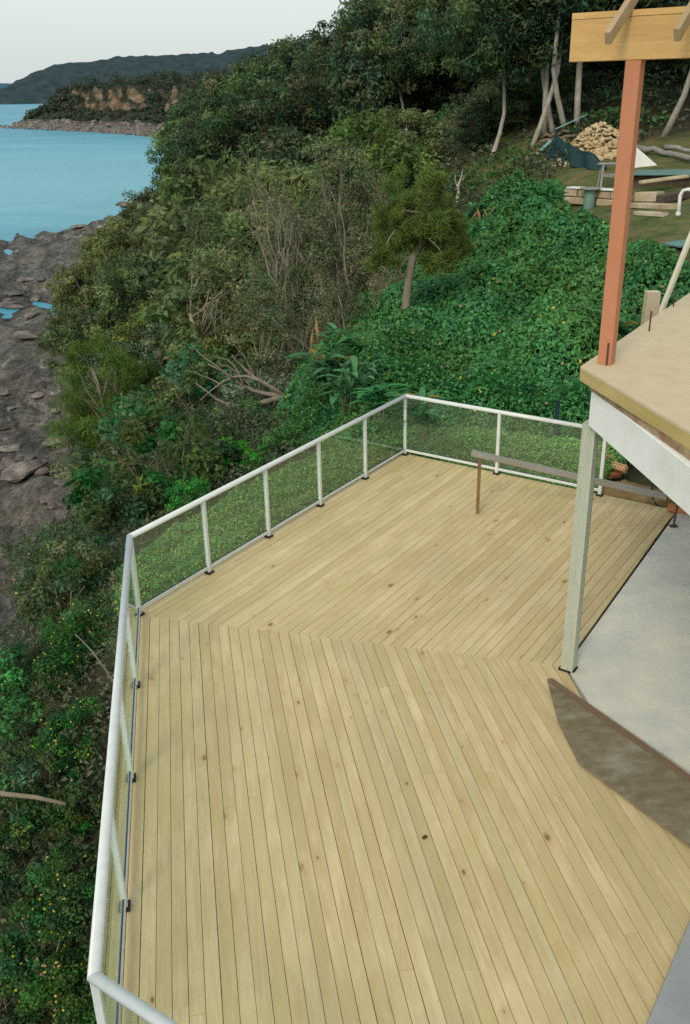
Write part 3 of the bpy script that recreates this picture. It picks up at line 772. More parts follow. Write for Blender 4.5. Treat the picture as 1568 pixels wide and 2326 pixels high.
# red post, roof beam and rafters above
rpst = np.array([2.335, 8.075]); ZT = 5.615
uBm = unit(np.array([.83, -.56])); nBm = np.array([uBm[1], -uBm[0]]) ; nBm = nBm if nBm[1] < 0 else -nBm   # nBm faces the viewer
MB().bar(np.r_[rpst, ZS + .001], np.r_[rpst, ZT], .122, .122, np.r_[uBm, 0], bevel=.006).build('red_post', M_red, house)
bl = rpst - uBm * .517; brt = rpst + uBm * 3.2; bh = .30
mb = MB(); mb.bar(np.r_[bl, ZT + .002 + bh / 2], np.r_[brt, ZT + .002 + bh / 2], .13, bh, bevel=.004); mb.build('roof_beam', M_lvl, house)
mb = MB(); mb.bar(np.r_[bl, ZT + bh + .026], np.r_[brt, ZT + bh + .026], .137, .044); mb.build('top_plate', M_lvl, house)
RP = .588
for k in range(5):
    c_ = rpst + uBm * (-.055 + .5 * k); z0 = 6.06
    a = np.r_[c_ + nBm * .52, z0 - .52 * RP]; b = np.r_[c_ - nBm * 2.2, z0 + 2.2 * RP]
    MB().bar(a, b, .045, .09).build('rafter', M_rafter, house)
# threaded rods standing in the floor
for (px, py) in ((1378, 830), (1475, 752), (1530, 696)):
    p = at_z(px, py, ZS); MB().tube([p, p + np.array([.0, .0, .2])], .0085, 6).build('anchor_rod', M_steel, house)

# lower concrete floor
cpoly = [GP + np.array([.03, -.02]), np.array([2.31, 7.45]), np.array([3.38, 5.71]), np.array([9.5, 5.0]), np.array([12.0, 12.0]), np.array([6.4, 14.6]), CE + np.array([.10, .02])]
mb = MB(); mb.prism(cpoly, -.6, .022); tag(mb.build('concrete_floor', M_conc), kind='structure')
cp2 = [K1 + np.array([.005, -.003]), K2 + np.array([.005, -.003]), np.array([3.6, .8]), np.array([8.5, 2.5]), np.array([8.5, 4.6]), np.array([3.75, 5.66]), np.array([3.02, 5.70])]
mb = MB(); mb.prism(cp2, -.6, .03); tag(mb.build('concrete_step', M_conc2), kind='structure')

# the dark sheet lying over the joint of deck and concrete
q = [at_z(1243, 1543, .03)[:2], at_z(1268, 1640, .03)[:2], at_z(1316, 1735, .03)[:2], at_z(1568, 1937, .03)[:2] + np.array([.5, -.72]), at_z(1568, 1800, .03)[:2] + np.array([.5, -.72])]
q = q[:4] + [at_z(1568, 1786, .03)[:2] + np.array([.5, -.72])]
fp = tag(empty('plywood_sheet', (0, 0, 0)), 'dark stained sheet of old formwork ply lying over the deck edge', 'plywood')
mb = MB(); mb.prism(q, .026, .045); mb.build('sheet', M_darkply, fp)
a = at_z(1250, 1547, .05); b = at_z(1568, 1772, .05); b = b + (b - a) * .5
mb = MB(); mb.bar(np.r_[a[:2], .066], np.r_[b[:2], .06], .045, .028); mb.build('edge_batten', M_redply, fp)

# trestle plank on a stake
tp = tag(empty('trestle_plank', (0, 0, 0)), 'long weathered grey plank propped on one thin brown stake above the deck', 'plank')
ft = at_z(1085, 1166, 0.0); ZL = .885
a = np.array([ft[0] - .11, ft[1] + .06, ZL]); b = at_z(1512, 1128, .36)
mb = MB(); mb.bar(a, b, .15, .045, bevel=.004); mb.build('plank', M_greyplank, tp)
dd = unit(b - a)
mb = MB(); mb.bar(a + np.array([0, .085, -.035]) + dd * .02, b + np.array([0, .085, -.035]) - dd * .2, .02, .09); mb.build('cleat', M_greyplank, tp)
MB().bar(np.r_[ft[:2], .002], np.r_[ft[:2], ZL - .03], .042, .042, (1, 0, 0)).build('stake', M_stake, tp)

# brick pier, bricks, bank and hose at the far corner
def brick_course(mb, p, d, n_, z, L=.23, w=.11, h=.076):
    for k in range(n_): mb.box(np.r_[p + d * (L + .01) * k, z], (L, w, h), np.r_[d, 0], bevel=.004)
pier = tag(empty('brick_pier', (0, 0, 0)), 'low orange brick pier at the house corner where the deck ends', 'pier')
p0 = at_z(1530, 1160, .05)[:2] + np.array([.06, .05]); mb = MB()
for c_ in range(4): brick_course(mb, p0 + uR * (.12 * (c_ % 2)), uR, 3, .06 + c_ * .086)
mb.build('bricks', M_brick, pier)
bp = at_z(1530, 1196, .02)
br_ = tag(empty('steel_bracket', (0, 0, 0)), 'dark steel bracket standing on the concrete beside the brick pier', 'bracket')
mb = MB(); mb.bar(bp, bp + np.array([.03, .03, .30]), .05, .012, (1, 0, 0)); mb.build('upright', M_steel, br_)
mb = MB(); mb.box(bp + np.array([0, 0, .008]), (.10, .08, .012)); mb.build('foot_plate', M_steel, br_)

def brick(p, d, holes, mat, label, tilt=(0, 0, 0)):
    o_ = tag(empty('brick', p), label, 'brick')
    L, w_, h_ = .23, .076, .11       # lies on its side, holes facing out
    mb = MB()
    if not holes:
        mb.box((0, 0, 0), (.23, .11, .076), (1, 0, 0), bevel=.005); body = mb.build('body', mat, o_)
    else:
        # body in strips so the cores are real openings
        cx = [-.115 + .046 * k + .0 for k in range(6)]; 
        xs_ = [-.115]; 
        for k in range(5):
            c0 = -.092 + .046 * k; xs_ += [c0 - .011, c0 + .011]
        xs_ += [.115]; ys_ = [-.055, -.039, -.017, .017, .039, .055]
        for i in range(len(xs_) - 1):
            for j in range(5):
                if i % 2 == 1 and j in (1, 3): continue
                mb.box(((xs_[i] + xs_[i + 1]) / 2, (ys_[j] + ys_[j + 1]) / 2, 0), (xs_[i + 1] - xs_[i] + .0005, ys_[j + 1] - ys_[j] + .0005, .076))
        body = mb.build('body', mat, o_)
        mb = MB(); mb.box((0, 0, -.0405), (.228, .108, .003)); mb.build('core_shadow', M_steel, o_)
    o_.rotation_euler = (tilt[0], tilt[1], math.atan2(d[1], d[0]) + tilt[2])
    return o_

# ================================================================== BUILDING YARD AT THE FOOT OF THE FOREST
def gz(x, y): return float(h_ground(np.array([x]), np.array([y]))[0])
def on(px, py):
    p = hit(px, py); return np.array([p[0], p[1], gz(p[0], p[1])])

def rough_log(a, b, r0, r1, rng, n=9, wob=.04):
    t = np.linspace(0, 1, n)[:, None]; P = a + (b - a) * t + rng.normal(size=(n, 3)) * wob
    return MB().tube(P, r0 + (r1 - r0) * t[:, 0] + rng.normal(size=n) * r0 * .08, 9)

rg = np.random.default_rng(8)
# heap of sandstone rubble
hc = on(1372, 362); hc[1] += 1.2
pts, sz = [], []
for k in range(620):
    a_, r_ = rg.uniform(0, 6.28), math.sqrt(rg.random())
    x, y = hc[0] + 1.75 * r_ * math.cos(a_), hc[1] + 1.35 * r_ * math.sin(a_)
    pts.append((x, y, gz(x, y) + 1.25 * (1 - r_ ** 1.3) * (1 if k < 420 else rg.uniform(.3, .85)) + .03)); sz.append(rg.uniform(.07, .17) if k < 420 else rg.uniform(.16, .26))
o = link_mesh('stone_heap', rock_mesh('stone_heap', rg, len(pts), np.array(pts), np.array(sz)), M_stone)
tag(o, 'heap of broken yellow sandstone rubble behind the dark shade cloth', 'stones', kind='stuff')

# dark shade cloth slung along the front of the heap
def cloth(name, path, hts, mat, label, cat, lean=.25, seed=1, nn=26, mm=9):
    r2 = np.random.default_rng(seed); path = np.array(path, float); L = np.linspace(0, 1, len(path)); u = np.linspace(0, 1, nn)
    B = np.stack([np.interp(u, L, path[:, i]) for i in range(3)], -1); H = np.interp(u, L, hts)
    d = np.gradient(B, axis=0); nrm = unit(np.stack([d[:, 1], -d[:, 0], 0 * d[:, 0]], -1)); V = []
    for j in range(mm):
        t = j / (mm - 1)
        wv = .10 * np.sin(u * 23 + t * 3 + seed) * (1 - t * .6) + .06 * (vnoise(u * 12, u * 0 + t * 5, seed) - .5)
        V.append(B + nrm * (wv + lean * (1 - t) * H)[:, None] + np.stack([0 * u, 0 * u, H * t + .05 * np.sin(u * 17 + seed) * t], -1))
    V = np.array(V).reshape(-1, 3); i = (np.arange(mm - 1)[:, None] * nn + np.arange(nn - 1)[None]).ravel()
    me = fast_mesh(name, V, np.stack([i, i + 1, i + nn + 1, i + nn], 1), smooth=True)
    return tag(link_mesh(name, me, mat), label, cat)
p_ = [on(1258, 356), on(1280, 371), on(1310, 379), on(1345, 384), on(1382, 389)]
cloth('shade_cloth', p_, [1.15, .85, .7, .55, .15], M_tarp, 'dark teal shade cloth slumped in front of the stone heap', 'cloth', .3, 2)

# poles and logs lying behind
for i, (p0, p1, r_, mat, lab) in enumerate([
    ((1222, 322), (1300, 306), .085, M_log, 'brown log lying behind the shade cloth, hindmost of the pair'),
    ((1232, 329), (1318, 317), .075, M_log, 'brown log lying behind the shade cloth, nearer one of the pair'),
    ((1452, 348), (1600, 386), .13, M_greywood, 'thick grey log lying across the bare ground right of the red post'),
    ((1512, 345), (1620, 366), .10, M_greywood, 'grey log lying behind the thicker one right of the red post')]):
    a, b = on(*p0) + (0, 0, r_ + .1), on(*p1) + (0, 0, r_ + .12)
    tag(rough_log(a, b, r_, r_ * .8, rg).build('log', mat, None, True), lab, 'log', 'logs lying about the yard')
a, b = on(1260, 318) + (0, 0, .45), on(1330, 302) + (0, 0, .75)
tag(MB().bar(a, b, .16, .045).build('pole', M_tealpale), 'pale plank lying over the logs beside the stone heap', 'plank')
a, b = on(1220, 358) + (0, 0, .08), on(1250, 338) + (0, 0, .35)
tag(MB().bar(a, b, .2, .05).build('loose_plank', M_tealpale), 'pale teal plank leaning down the bank left of the shade cloth', 'plank')
# white triangular sheet leaning
a = on(1440, 382); b = a + np.array([1.05, .1, 0]); mb = MB()
mb.add([a, b, a + np.array([.1, .25, .75]), a + np.array([0, .03, 0]), b + np.array([0, .03, 0]), a + np.array([.1, .28, .75])], [(0, 1, 2), (5, 4, 3), (0, 3, 4, 1), (1, 4, 5, 2), (2, 5, 3, 0)])
tag(mb.build('white_sheet', M_whiteboard), 'white triangular sheet leaning beside the red post', 'sheet')
# low old stone wall in front
w0, w1 = on(1286, 466), on(1420, 462)
wl_ = tag(empty('stone_wall', (0, 0, 0)), 'low wall of pale old sandstone blocks half sunk in the creeper', 'wall')
mb = MB(); d_ = unit((w1 - w0)[:2]); Lw = np.linalg.norm((w1 - w0)[:2]); n_ = 7
for c_ in range(2):
    x = 0
    while x < Lw - .1:
        l_ = min(rg.uniform(.4, .8), Lw - x); q_ = w0[:2] + d_ * (x + l_ / 2)
        mb.box(np.r_[q_ + rg.normal(size=2) * .02, w0[2] + .18 + .27 * c_], (l_ - .03, .36, .25), np.r_[d_, .02 * rg.normal()], bevel=.03); x += l_
mb.build('blocks', M_block, wl_)
mb = MB(); mb.bar(np.r_[w0[:2] + d_ * .1, w0[2] + .615], np.r_[w1[:2], w0[2] + .625], .45, .05, bevel=.01); mb.build('coping', M_whiteboard, wl_)
# green pipe with a flat lid
pp = on(1332, 470); pp = pp - np.array([.0, .35, 0]); pt = tag(empty('pipe_stand', tuple(pp)), 'upright green pipe capped with a flat disc in front of the stone wall', 'pipe')
MB().tube([(0, 0, -.2), (0, 0, .62)], .19, 20).build('pipe', M_pvc, pt, False)
MB().tube([(0, 0, .621), (0, 0, .66)], .36, 22).build('lid', M_greywood, pt, False)
# trestle bench behind the wall
tb = on(1395, 425); bt = tag(empty('work_trestle', tuple(tb)), 'grey timber trestle standing behind the low stone wall', 'trestle')
MB().box((0, 0, .82), (1.3, .35, .06), (1, -.1, 0), bevel=.01).build('top', M_greywood, bt)
for sx in (-1, 1):
    for sy in (-1, 1):
        MB().bar((sx * .55, sy * .22, -.05), (sx * .48, sy * .1, .79), .07, .07).build('leg', M_greywood, bt)
MB().box((0, -.13, .42), (1.05, .04, .12), (1, 0, 0)).build('brace', M_greywood, bt)
# teal sheeted platform
t0 = on(1440, 446); t0 = t0 + np.array([0, .9, 0]); tz = t0[2]
pf = tag(empty('covered_stack', (0, 0, 0)), 'low stack covered by a flat teal sheet right of the red post', 'stack')
mb = MB(); q_ = [t0[:2] + np.array(v) for v in ((-.1, 0), (4.6, -.9), (5.0, 1.0), (.5, 1.6))]
mb.prism(q_, tz + .62, tz + .68); mb.build('cover_sheet', M_teal, pf)
mb = MB(); q2 = [t0[:2] + np.array(v) for v in ((.2, .25), (4.4, -.55), (4.7, .8), (.7, 1.3))]; mb.prism(q2, tz - .2, tz + .615); mb.build('stack', M_bark_dark, pf)
# stacked timbers on the right
for i, (p0, p1, w_, h_, dz, lab) in enumerate([
    ((1452, 444), (1558, 428), .35, .09, .42, 'long sawn slab on top of the timber pile by the white pipe'),
    ((1450, 456), (1500, 456), .5, .3, .14, 'square sandstone coloured block at the left end of the timber pile'),
    ((1498, 462), (1566, 450), .3, .26, .12, 'dark sleeper under the sawn slab of the timber pile'),
    ((1442, 472), (1528, 474), .4, .16, .06, 'broad pale slab lying lowest in the timber pile'),
    ((1448, 486), (1510, 492), .3, .12, .03, 'short pale slab lying in front of the timber pile')]):
    a, b = on(*p0) + (0, 0, dz), on(*p1) + (0, 0, dz)
    tag(MB().bar(a, b, w_, h_, bevel=.015).build('sleeper', M_block if i in (0, 1, 3, 4) else M_bark_dark), lab, 'slab', 'slabs piled in the yard')
# white bent pipe
wp = on(1540, 494); P = [wp, wp + (0, 0, .35), wp + (.0, 0, .62), wp + (.06, -.02, .74), wp + (.2, -.04, .78), wp + (.34, -.06, .74)]
vp = tag(empty('vent_pipe', (0, 0, 0)), 'white bent plastic pipe standing beside the timber pile', 'pipe')
MB().tube(P, .055, 12).build('pipe', M_whiteboard, vp, True)
MB().tube([wp + (0, 0, .02), wp + (0, 0, .13)], .075, 12).build('collar', M_whiteboard, vp, True)
# blue sheet further right
bs = on(1560, 560); tag(MB().box(bs + (0, 0, .06), (1.1, .7, .04), (1, .4, .05)).build('blue_sheet', M_teal), 'small blue green sheet lying on the ground at the right edge', 'sheet')
# post stump and leaning timber behind the raised floor
sp_ = at_y(1470, 745, 14.4); gzs = gz(sp_[0], sp_[1]); top = at_y(1478, 662, 14.4)
stp = MB(); stp.bar((sp_[0], sp_[1], gzs - .2), (sp_[0] + .03, sp_[1], top[2]), .20, .20, (1, 0, 0), bevel=.012)
tag(stp.build('timber_stump', M_block), 'thick pale weathered post standing behind the raised floor', 'post')
p0, p1 = at_y(1482, 730, 15.3), at_y(1582, 505, 15.5); p0[2] -= .3
base_ = p0 + (p0 - p1) * ((p0[2] - gz(p0[0], p0[1])) / (p1[2] - p0[2]))
tag(MB().bar(base_, p1, .085, .05).build('timber_prop', M_palewood), 'thin pale timber prop leaning behind the raised floor', 'prop')
# boards and bank beyond the short rail
a, b = on(1178, 1052) + (0, 0, .05), on(1308, 1046) + (0, 0, .09); tag(MB().bar(a, b, .30, .04).build('fallen_board', M_greywood), 'weathered board lying on the grass beyond the glass', 'board')
eb0, eb1 = RE + uL * .30 - uR * 1.15, RE + uL * .34 + uR * .5
n_, m_ = 40, 14; V = []
for j in range(m_):
    a_ = math.pi * j / (m_ - 1)
    for i in range(n_):
        t = i / (n_ - 1); c_ = eb0 + (eb1 - eb0) * t; pr = .25 * (.72 + .28 * math.sin(math.pi * min(1, t * 1.05 + .1))) + .2 * (fbm(t * 6, a_ * 1.2, 33) - .5) + .07 * (fbm(t * 30, a_ * 6, 34) - .5)
        q_ = c_ - uL * math.cos(a_) * pr * 1.15; V.append((q_[0], q_[1], -.22 + math.sin(a_) * pr * 1.6))
i = (np.arange(m_ - 1)[:, None] * n_ + np.arange(n_ - 1)[None]).ravel()
tag(link_mesh('earth_bank', fast_mesh('earth_bank', np.array(V), np.stack([i, i + 1, i + n_ + 1, i + n_], 1), smooth=True), M_earth), kind='structure')
hz = [np.r_[eb0 + (eb1 - eb0) * t - uL * o_, z] for t, o_, z in ((.42, -.05, .26), (.43, .1, .22), (.46, .2, .1), (.52, .26, .0), (.62, .28, -.02), (.74, .27, .02), (.84, .2, .12), (.92, .1, .2))]
tag(MB().tube(hz, .014, 8).build('hose', M_tarp, None, True), 'thin dark hose draped over the earth bank at the deck corner', 'hose')
b0 = at_z(1408, 1062, .14); brick((b0[0], b0[1], b0[2]), uR, True, M_palebrick, 'pale orange brick with ten round holes facing up on the bank', (.75, .0, -.25))
b1 = at_z(1388, 1046, .1); brick((b1[0], b1[1], b1[2]), uR, False, M_brick, 'plain orange brick lying left of the holed brick', (.4, .1, -.5))
for k in range(5):
    b1 = at_z(1382 + 13 * (k % 3), 1070 + 7 * (k // 3), .02); brick((b1[0], b1[1], b1[2]), uR, False, M_brick, 'broken orange brick in the small pile under the holed brick', (rg.uniform(-.6, .6), rg.uniform(-.5, .5), rg.uniform(0, 3)))['group'] = 'broken bricks on the bank'
# black post outside the glass
sb = on(1258, 1040); tag(MB().bar(sb + (0, 0, -.2), sb + (0, 0, 1.0), .06, .06, (1, 0, 0)).build('star_picket', M_tarp), 'dark thin post standing in the grass beyond the glass', 'post')

# leaves and litter on the deck
def dead_leaf(px, py, size, rz, lab, mat):
    p = at_z(px, py, .004); n_ = 14; V = [(0, 0, size * .16)]
    for k in range(n_):
        a_ = 2 * math.pi * k / n_; r_ = size * (1 + .28 * math.sin(5 * a_ + 1) + .1 * math.sin(9 * a_)) * (1 if k % 2 else .86)
        V.append((r_ * math.cos(a_), r_ * .78 * math.sin(a_), size * (.05 + .35 * abs(math.sin(a_ * 1.5 + .4)))))
    mb = MB(); mb.add(V, [(0, 1 + k, 1 + (k + 1) % n_) for k in range(n_)]); o_ = mb.build('dead_leaf', mat)
    o_.location = p; o_.rotation_euler = (0, 0, rz); return tag(o_, lab, 'leaf')
dead_leaf(965, 1903, .026, .4, 'dark curled dead leaf lying in the middle of the near boards', M_deadleaf)
dead_leaf(1333, 1205 + 43, .018, 1.2, 'small orange brown leaf lying right of the green post', M_brick)
p = at_z(1414, 1199 + 1, .006); tag(MB().box(p, (.11, .022, .006), (1, .1, 0)).build('wood_chip', M_palewood), 'small pale wood offcut lying on the boards near the concrete', 'offcut')

# ================================================================== VEGETATION
OLV = np.array([(.085,.090,.040), (.065,.075,.035), (.110,.105,.052), (.075,.075,.045)])
DRK = np.array([(.040,.050,.026), (.055,.060,.030), (.032,.046,.028), (.070,.062,.036)])
SIL = np.array([(.110,.135,.090), (.075,.105,.068), (.145,.165,.115), (.060,.085,.050)])
GRN = np.array([(.045,.130,.032), (.035,.105,.030), (.070,.160,.042), (.050,.115,.035)])
OAK = np.array([(.070,.110,.040), (.055,.090,.034), (.095,.130,.052), (.080,.105,.045)])
LEAFK = 1.4
LAN = np.array([(.026,.115,.036), (.022,.090,.032), (.044,.140,.042), (.034,.105,.030)])
GRA = np.array([(.090,.175,.055), (.065,.140,.042), (.130,.200,.070), (.110,.150,.060)])
DRY = np.array([(.150,.125,.080), (.115,.095,.060), (.185,.160,.105), (.100,.095,.055)])
HEA = np.array([(.105,.100,.070), (.085,.090,.060), (.140,.125,.095), (.060,.075,.045)])
OLV, DRK, SIL, OAK, HEA, DRY = OLV * 1.45 * (.95, 1.06, .95), DRK * 1.6 * (.9, 1.08, 1), SIL * 1.2, OAK * (1.0, 1.06, .85), HEA * (.95, 1.15, .95), DRY * (1.0, 1.08, .95)
LAN, GRN, GRA = np.r_[LAN * (1.7, 1.4, 1.25), LAN[:2] * (3.2, 1.4, 1.1)] * (.93, .90, 1.10), GRN * 1.3, GRA * 1.5
OLV = OLV * (.92, 1.05, .95); DRK = DRK * (.8, .88, .86)

def curve_pts(a, b, bend, rng, n=7):
    t = np.linspace(0, 1, n)[:, None]; w_ = rng.normal(size=3) * bend
    return a + (b - a) * t + np.sin(t * math.pi) * w_ + rng.normal(size=(n, 3)) * bend * .12 * np.minimum(t, 1)

def plant_mesh(name, seed, H, R, base, clumps, per, leaf, tints, clump_r, trunk_r=.12, stems=1, lean=0.0, aspect=.45, up=.3, droop=0.0, twig=.35, strand=False, flat=.75, skirt=0.0, flower=None):
    """one woody plant: tapered stems with limbs out to leaf clumps spread unevenly through the crown"""
    r2 = np.random.default_rng(seed); mb = MB(); cs = []
    ph = r2.uniform(0, 6.28, 3)
    for k in range(clumps):
        d = unit(r2.normal(size=3)); rr = r2.uniform(.35, 1.0) ** .6
        lob = 1 + .28 * math.sin(2 * math.atan2(d[1], d[0]) + ph[0]) + .2 * math.sin(3 * math.atan2(d[1], d[0]) + ph[1])
        x, y = d[0] * R * rr * lob, d[1] * R * rr * lob
        zc = base + (H - base) * (.5 + .5 * d[2] * rr) * (1 - flat * .25 * (math.hypot(x, y) / R) ** 2)
        if skirt and r2.random() < skirt: zc *= r2.uniform(.15, .6)
        cs.append((x + lean * zc, y, max(zc, .1)))
    cs = np.array(cs)
    tops = []
    for s_ in range(stems):
        a_ = 6.28 * s_ / max(1, stems) + r2.uniform(0, 1); off = 0 if stems == 1 else .25
        foot = np.array([off * trunk_r * 4 * math.cos(a_), off * trunk_r * 4 * math.sin(a_), -.35])
        top = np.array([lean * H + r2.normal() * R * .16 + (0 if stems == 1 else math.cos(a_) * R * .4), r2.normal() * R * .16 + (0 if stems == 1 else math.sin(a_) * R * .4), base + (H - base) * r2.uniform(.5, .75)])
        P = curve_pts(foot, top, H * .06, r2, 9); mb.tube(P, np.linspace(trunk_r, trunk_r * .3, 9), 8); tops.append(P)
    for k in range(clumps):
        if r2.random() < twig + (.3 if clumps < 40 else 0):
            P = tops[r2.integers(len(tops))]; j = int(np.clip(len(P) * (cs[k][2] / H) * r2.uniform(.45, .8) if H < 8 else 8 * r2.uniform(.72, .98), 1, len(P) - 1))
            q_ = P[j] + (0, 0, 0); mb.tube(curve_pts(q_, cs[k] - (0, 0, clump_r * .2), R * .1, r2, 6), np.linspace(trunk_r * .32, trunk_r * .05, 6), 5)
    m = clumps * per; k = np.repeat(np.arange(clumps), per)
    d = unit(r2.normal(size=(m, 3))); rad = r2.uniform(.25, 1.05, m) ** .7
    cr = clump_r * r2.uniform(.6, 1.35, clumps)
    C = cs[k] + d * (rad * cr[k])[:, None] * np.array([1, 1, .72])
    tn = tints[r2.integers(0, len(tints), clumps)][k] * r2.uniform(.55, 1.5, (clumps, 1))[k] * r2.uniform(.75, 1.28, (m, 1))
    if strand:
        T = unit(d * .6 + r2.normal(size=(m, 3)) * .35 + np.array([0, 0, -droop])); N = r2.normal(size=(m, 3))
        V, F, T_ = leaf_arrays(C, N - T * (N * T).sum(1, keepdims=True), leaf * r2.uniform(.6, 1.4, m), tn, r2, aspect, T, 0)
    else:
        N = d * .7 + r2.normal(size=(m, 3)) * .55 + np.array([0, 0, up])
        V, F, T_ = leaf_arrays(C, N, leaf * r2.uniform(.6, 1.35, m), tn, r2, aspect)
    C[:, 2] = np.maximum(C[:, 2], .05)
    fl = None
    if flower is not None:
        cols, num, fs = flower; q_ = r2.integers(0, m, num); FC = C[q_] + d[q_] * .06
        fv, ff, ft = leaf_arrays(np.repeat(FC, 3, 0) + r2.normal(size=(num * 3, 3)) * fs * .4, np.repeat(d[q_], 3, 0) + r2.normal(size=(num * 3, 3)) * .4 + np.array([0, -.3, .5]), fs, np.repeat(cols[r2.integers(0, len(cols), num)], 3, 0), r2, .9)
        fl = fast_mesh(name + '_flowers', fv, ff, ft)
    return mb.mesh(name + '_stems', True), fast_mesh(name + '_crown', V, F, T_), fl

class Kind:
    """prototypes of one kind of plant; the first placing uses each prototype, later ones copy it"""
    def __init__(s, name, cat, bark, leafmat, variants, parts=('trunk', 'crown')):
        s.name, s.cat, s.var, s.used = name, cat, [], 0
        for (a, b, fl) in variants: s.var.append([None, a, b, fl])
        s.bark, s.leaf, s.parts = bark, leafmat, parts
    def put(s, x, y, sc, rz, label, group=None, sink=0.0, z=None, tilt=0.0, v=None, wide=1.0):
        k = (s.used if v is None else v) % len(s.var); s.used += 1; ent = s.var[k]
        if ent[0] is None:
            r_ = empty(s.name); link_mesh(s.parts[0], ent[1], s.bark, r_); link_mesh(s.parts[1], ent[2], s.leaf, r_)
            if ent[3] is not None: link_mesh('flowers', ent[3], M_petal, r_)['kind'] = 'stuff'
            ent[0] = r_
        else: r_ = copy_tree(ent[0])
        r_.location = (x, y, (gz(x, y) if z is None else z) - sink); r_.rotation_euler = (tilt * math.cos(rz), tilt * math.sin(rz), rz); r_.scale = (sc * wide, sc * wide, sc)
        for key in ('group',):
            if key in r_: del r_[key]
        return tag(r_, label, s.cat, group)

YEL = np.array([(.62,.50,.03), (.70,.55,.08), (.55,.42,.03)]); PNK = np.array([(.62,.24,.20), (.66,.34,.22), (.70,.52,.16), (.60,.30,.30)])
pm = plant_mesh
M_bark_pale2 = mat_rough('wispy_bark', (0.33, 0.29, 0.22), (0.22, 0.185, 0.135), 5, 0.9, 0.3, 18, stretch=(1, 1, .4))
K_bank = Kind('banksia_tree', 'tree', M_bark_grey, M_leaf, [pm('banksia', 100 + i, 5.0, 2.5, .7, 95, 85, .13, OLV, .55, .13, 2, 0, .4, .5, skirt=.15) for i in range(4)])
K_silv = Kind('silver_banksia', 'tree', M_bark_grey, M_leaf, [pm('silverbanksia', 130 + i, 3.4, 2.1, .4, 80, 80, .10, SIL, .42, .09, 3, 0, .38, .9, skirt=.2) for i in range(2)])
K_dark = Kind('forest_tree', 'tree', M_bark_dark, M_leaf, [pm('forest', 160 + i, 9.0, 3.1, 1.3, 135, 105, .155, DRK, .78, .17, 1, .02, .42, .4, skirt=.08) for i in range(4)])
K_gum = Kind('gum_tree', 'tree', M_bark_pale, M_leaf, [pm('gum', 190 + i, 12.0, 3.3, 4.0, 100, 95, .16, DRK * 1.1, .85, .15, 1, .04, .34, .2, twig=.3) for i in range(3)])
K_oak = Kind('she_oak', 'tree', M_bark_grey, M_leaf, [pm('sheoak', 220 + i, 4.6, 2.2, .3, 130, 230, .10, OAK, .42, .12, 2, 0, .09, .3, droop=.35, strand=True, skirt=.25) for i in range(2)])
K_shrub = Kind('green_shrub', 'shrub', M_twig, M_leaf, [pm('shrub', 250 + i, 1.9, 1.35, .1, 60, 80, .07, GRN, .34, .035, 4, 0, .5, .6, skirt=.3) for i in range(3)], ('stems', 'foliage'))
K_heath = Kind('heath_shrub', 'shrub', M_twig, M_leaf, [pm('heath', 280 + i, 1.5, 1.3, .1, 60, 95, .055, HEA, .33, .03, 5, 0, .3, .5, skirt=.35, twig=.5) for i in range(3)], ('stems', 'foliage'))
K_bush = Kind('dark_shrub', 'shrub', M_twig, M_leaf, [pm('bush', 310 + i, 2.2, 1.6, .1, 70, 95, .075, np.r_[DRK * 1.3, OLV[:2] * .8, LAN[:2] * .6], .36, .04, 4, 0, .45, .5, skirt=.35) for i in range(3)], ('stems', 'foliage'))
K_flow = Kind('flowering_shrub', 'shrub', M_twig, M_leaf, [pm('flow', 340 + i, 1.7, 1.5, .1, 75, 100, .055, np.r_[GRN * .55, LAN * .75], .34, .035, 4, 0, .5, .6, skirt=.35, flower=(fc, nf, .030)) for i, (fc, nf) in enumerate([(YEL, 150), (np.r_[YEL[:1], PNK], 260)])], ('stems', 'foliage'))
K_wisp = Kind('wispy_tree', 'tree', M_bark_pale2, M_leaf, [pm('wisp', 400 + i, 6.5, 1.7, 1.2, 85, 95, .07, np.array([(.12,.145,.075), (.095,.13,.06), (.15,.155,.09), (.08,.12,.06)]), .48, .075, 2, .02, .34, .3, twig=.75) for i in range(3)])
K_dry = Kind('dry_shrub', 'shrub', M_twig, M_leaf, [pm('dry', 370 + i, 1.8, 1.4, .1, 50, 70, .07, DRY, .38, .04, 5, 0, .16, .2, skirt=.3, twig=.9) for i in range(2)], ('stems', 'foliage'))

def bare_mesh(seed, H, spread, r0, depth=4, fork=2, lean=(0, 0)):
    """leafless tree: forking tapered limbs down to twigs"""
    r2 = np.random.default_rng(seed); mb = MB()
    def grow(a, d, L, r, k):
        b = a + d * L; P = curve_pts(a, b, L * .09, r2, 6 if k < 3 else 4); mb.tube(P, np.linspace(r, r * .62, len(P)), 7 if k < 2 else 4, cap=False)
        if k >= depth: return
        for j in range(fork + (r2.random() < .5) + (k >= depth - 2)):
            nd = unit(d + r2.normal(size=3) * spread + np.array([0, 0, .10])); s_ = r2.uniform(.35, 1.0) if j else 1.0
            q_ = a + (b - a) * s_ if j else P[-1]
            grow(q_, nd, L * r2.uniform(.55, .8), r * (.6 if j == 0 else .45), k + 1)
    grow(np.array([0, 0, -.3]), unit(np.array([lean[0], lean[1], 1.0])), H * .42, r0, 0)
    return mb.mesh('bare', True)
def bare(px, py, H, seed, r0, spread, label, depth=4, fork=2, lean=(0, 0), rz=0, mat=None, z=None, name='bare_tree', lift=0.0, y=None):
    p = on(px, py) if y is None else at_y(px, py, y)
    if y is not None: p[2] = gz(p[0], p[1])
    o_ = link_mesh(name, bare_mesh(seed, H, spread, r0, depth, fork, lean), mat or M_twig); o_.location = p; o_.rotation_euler = (0, 0, rz)
    return tag(o_, label, 'tree')

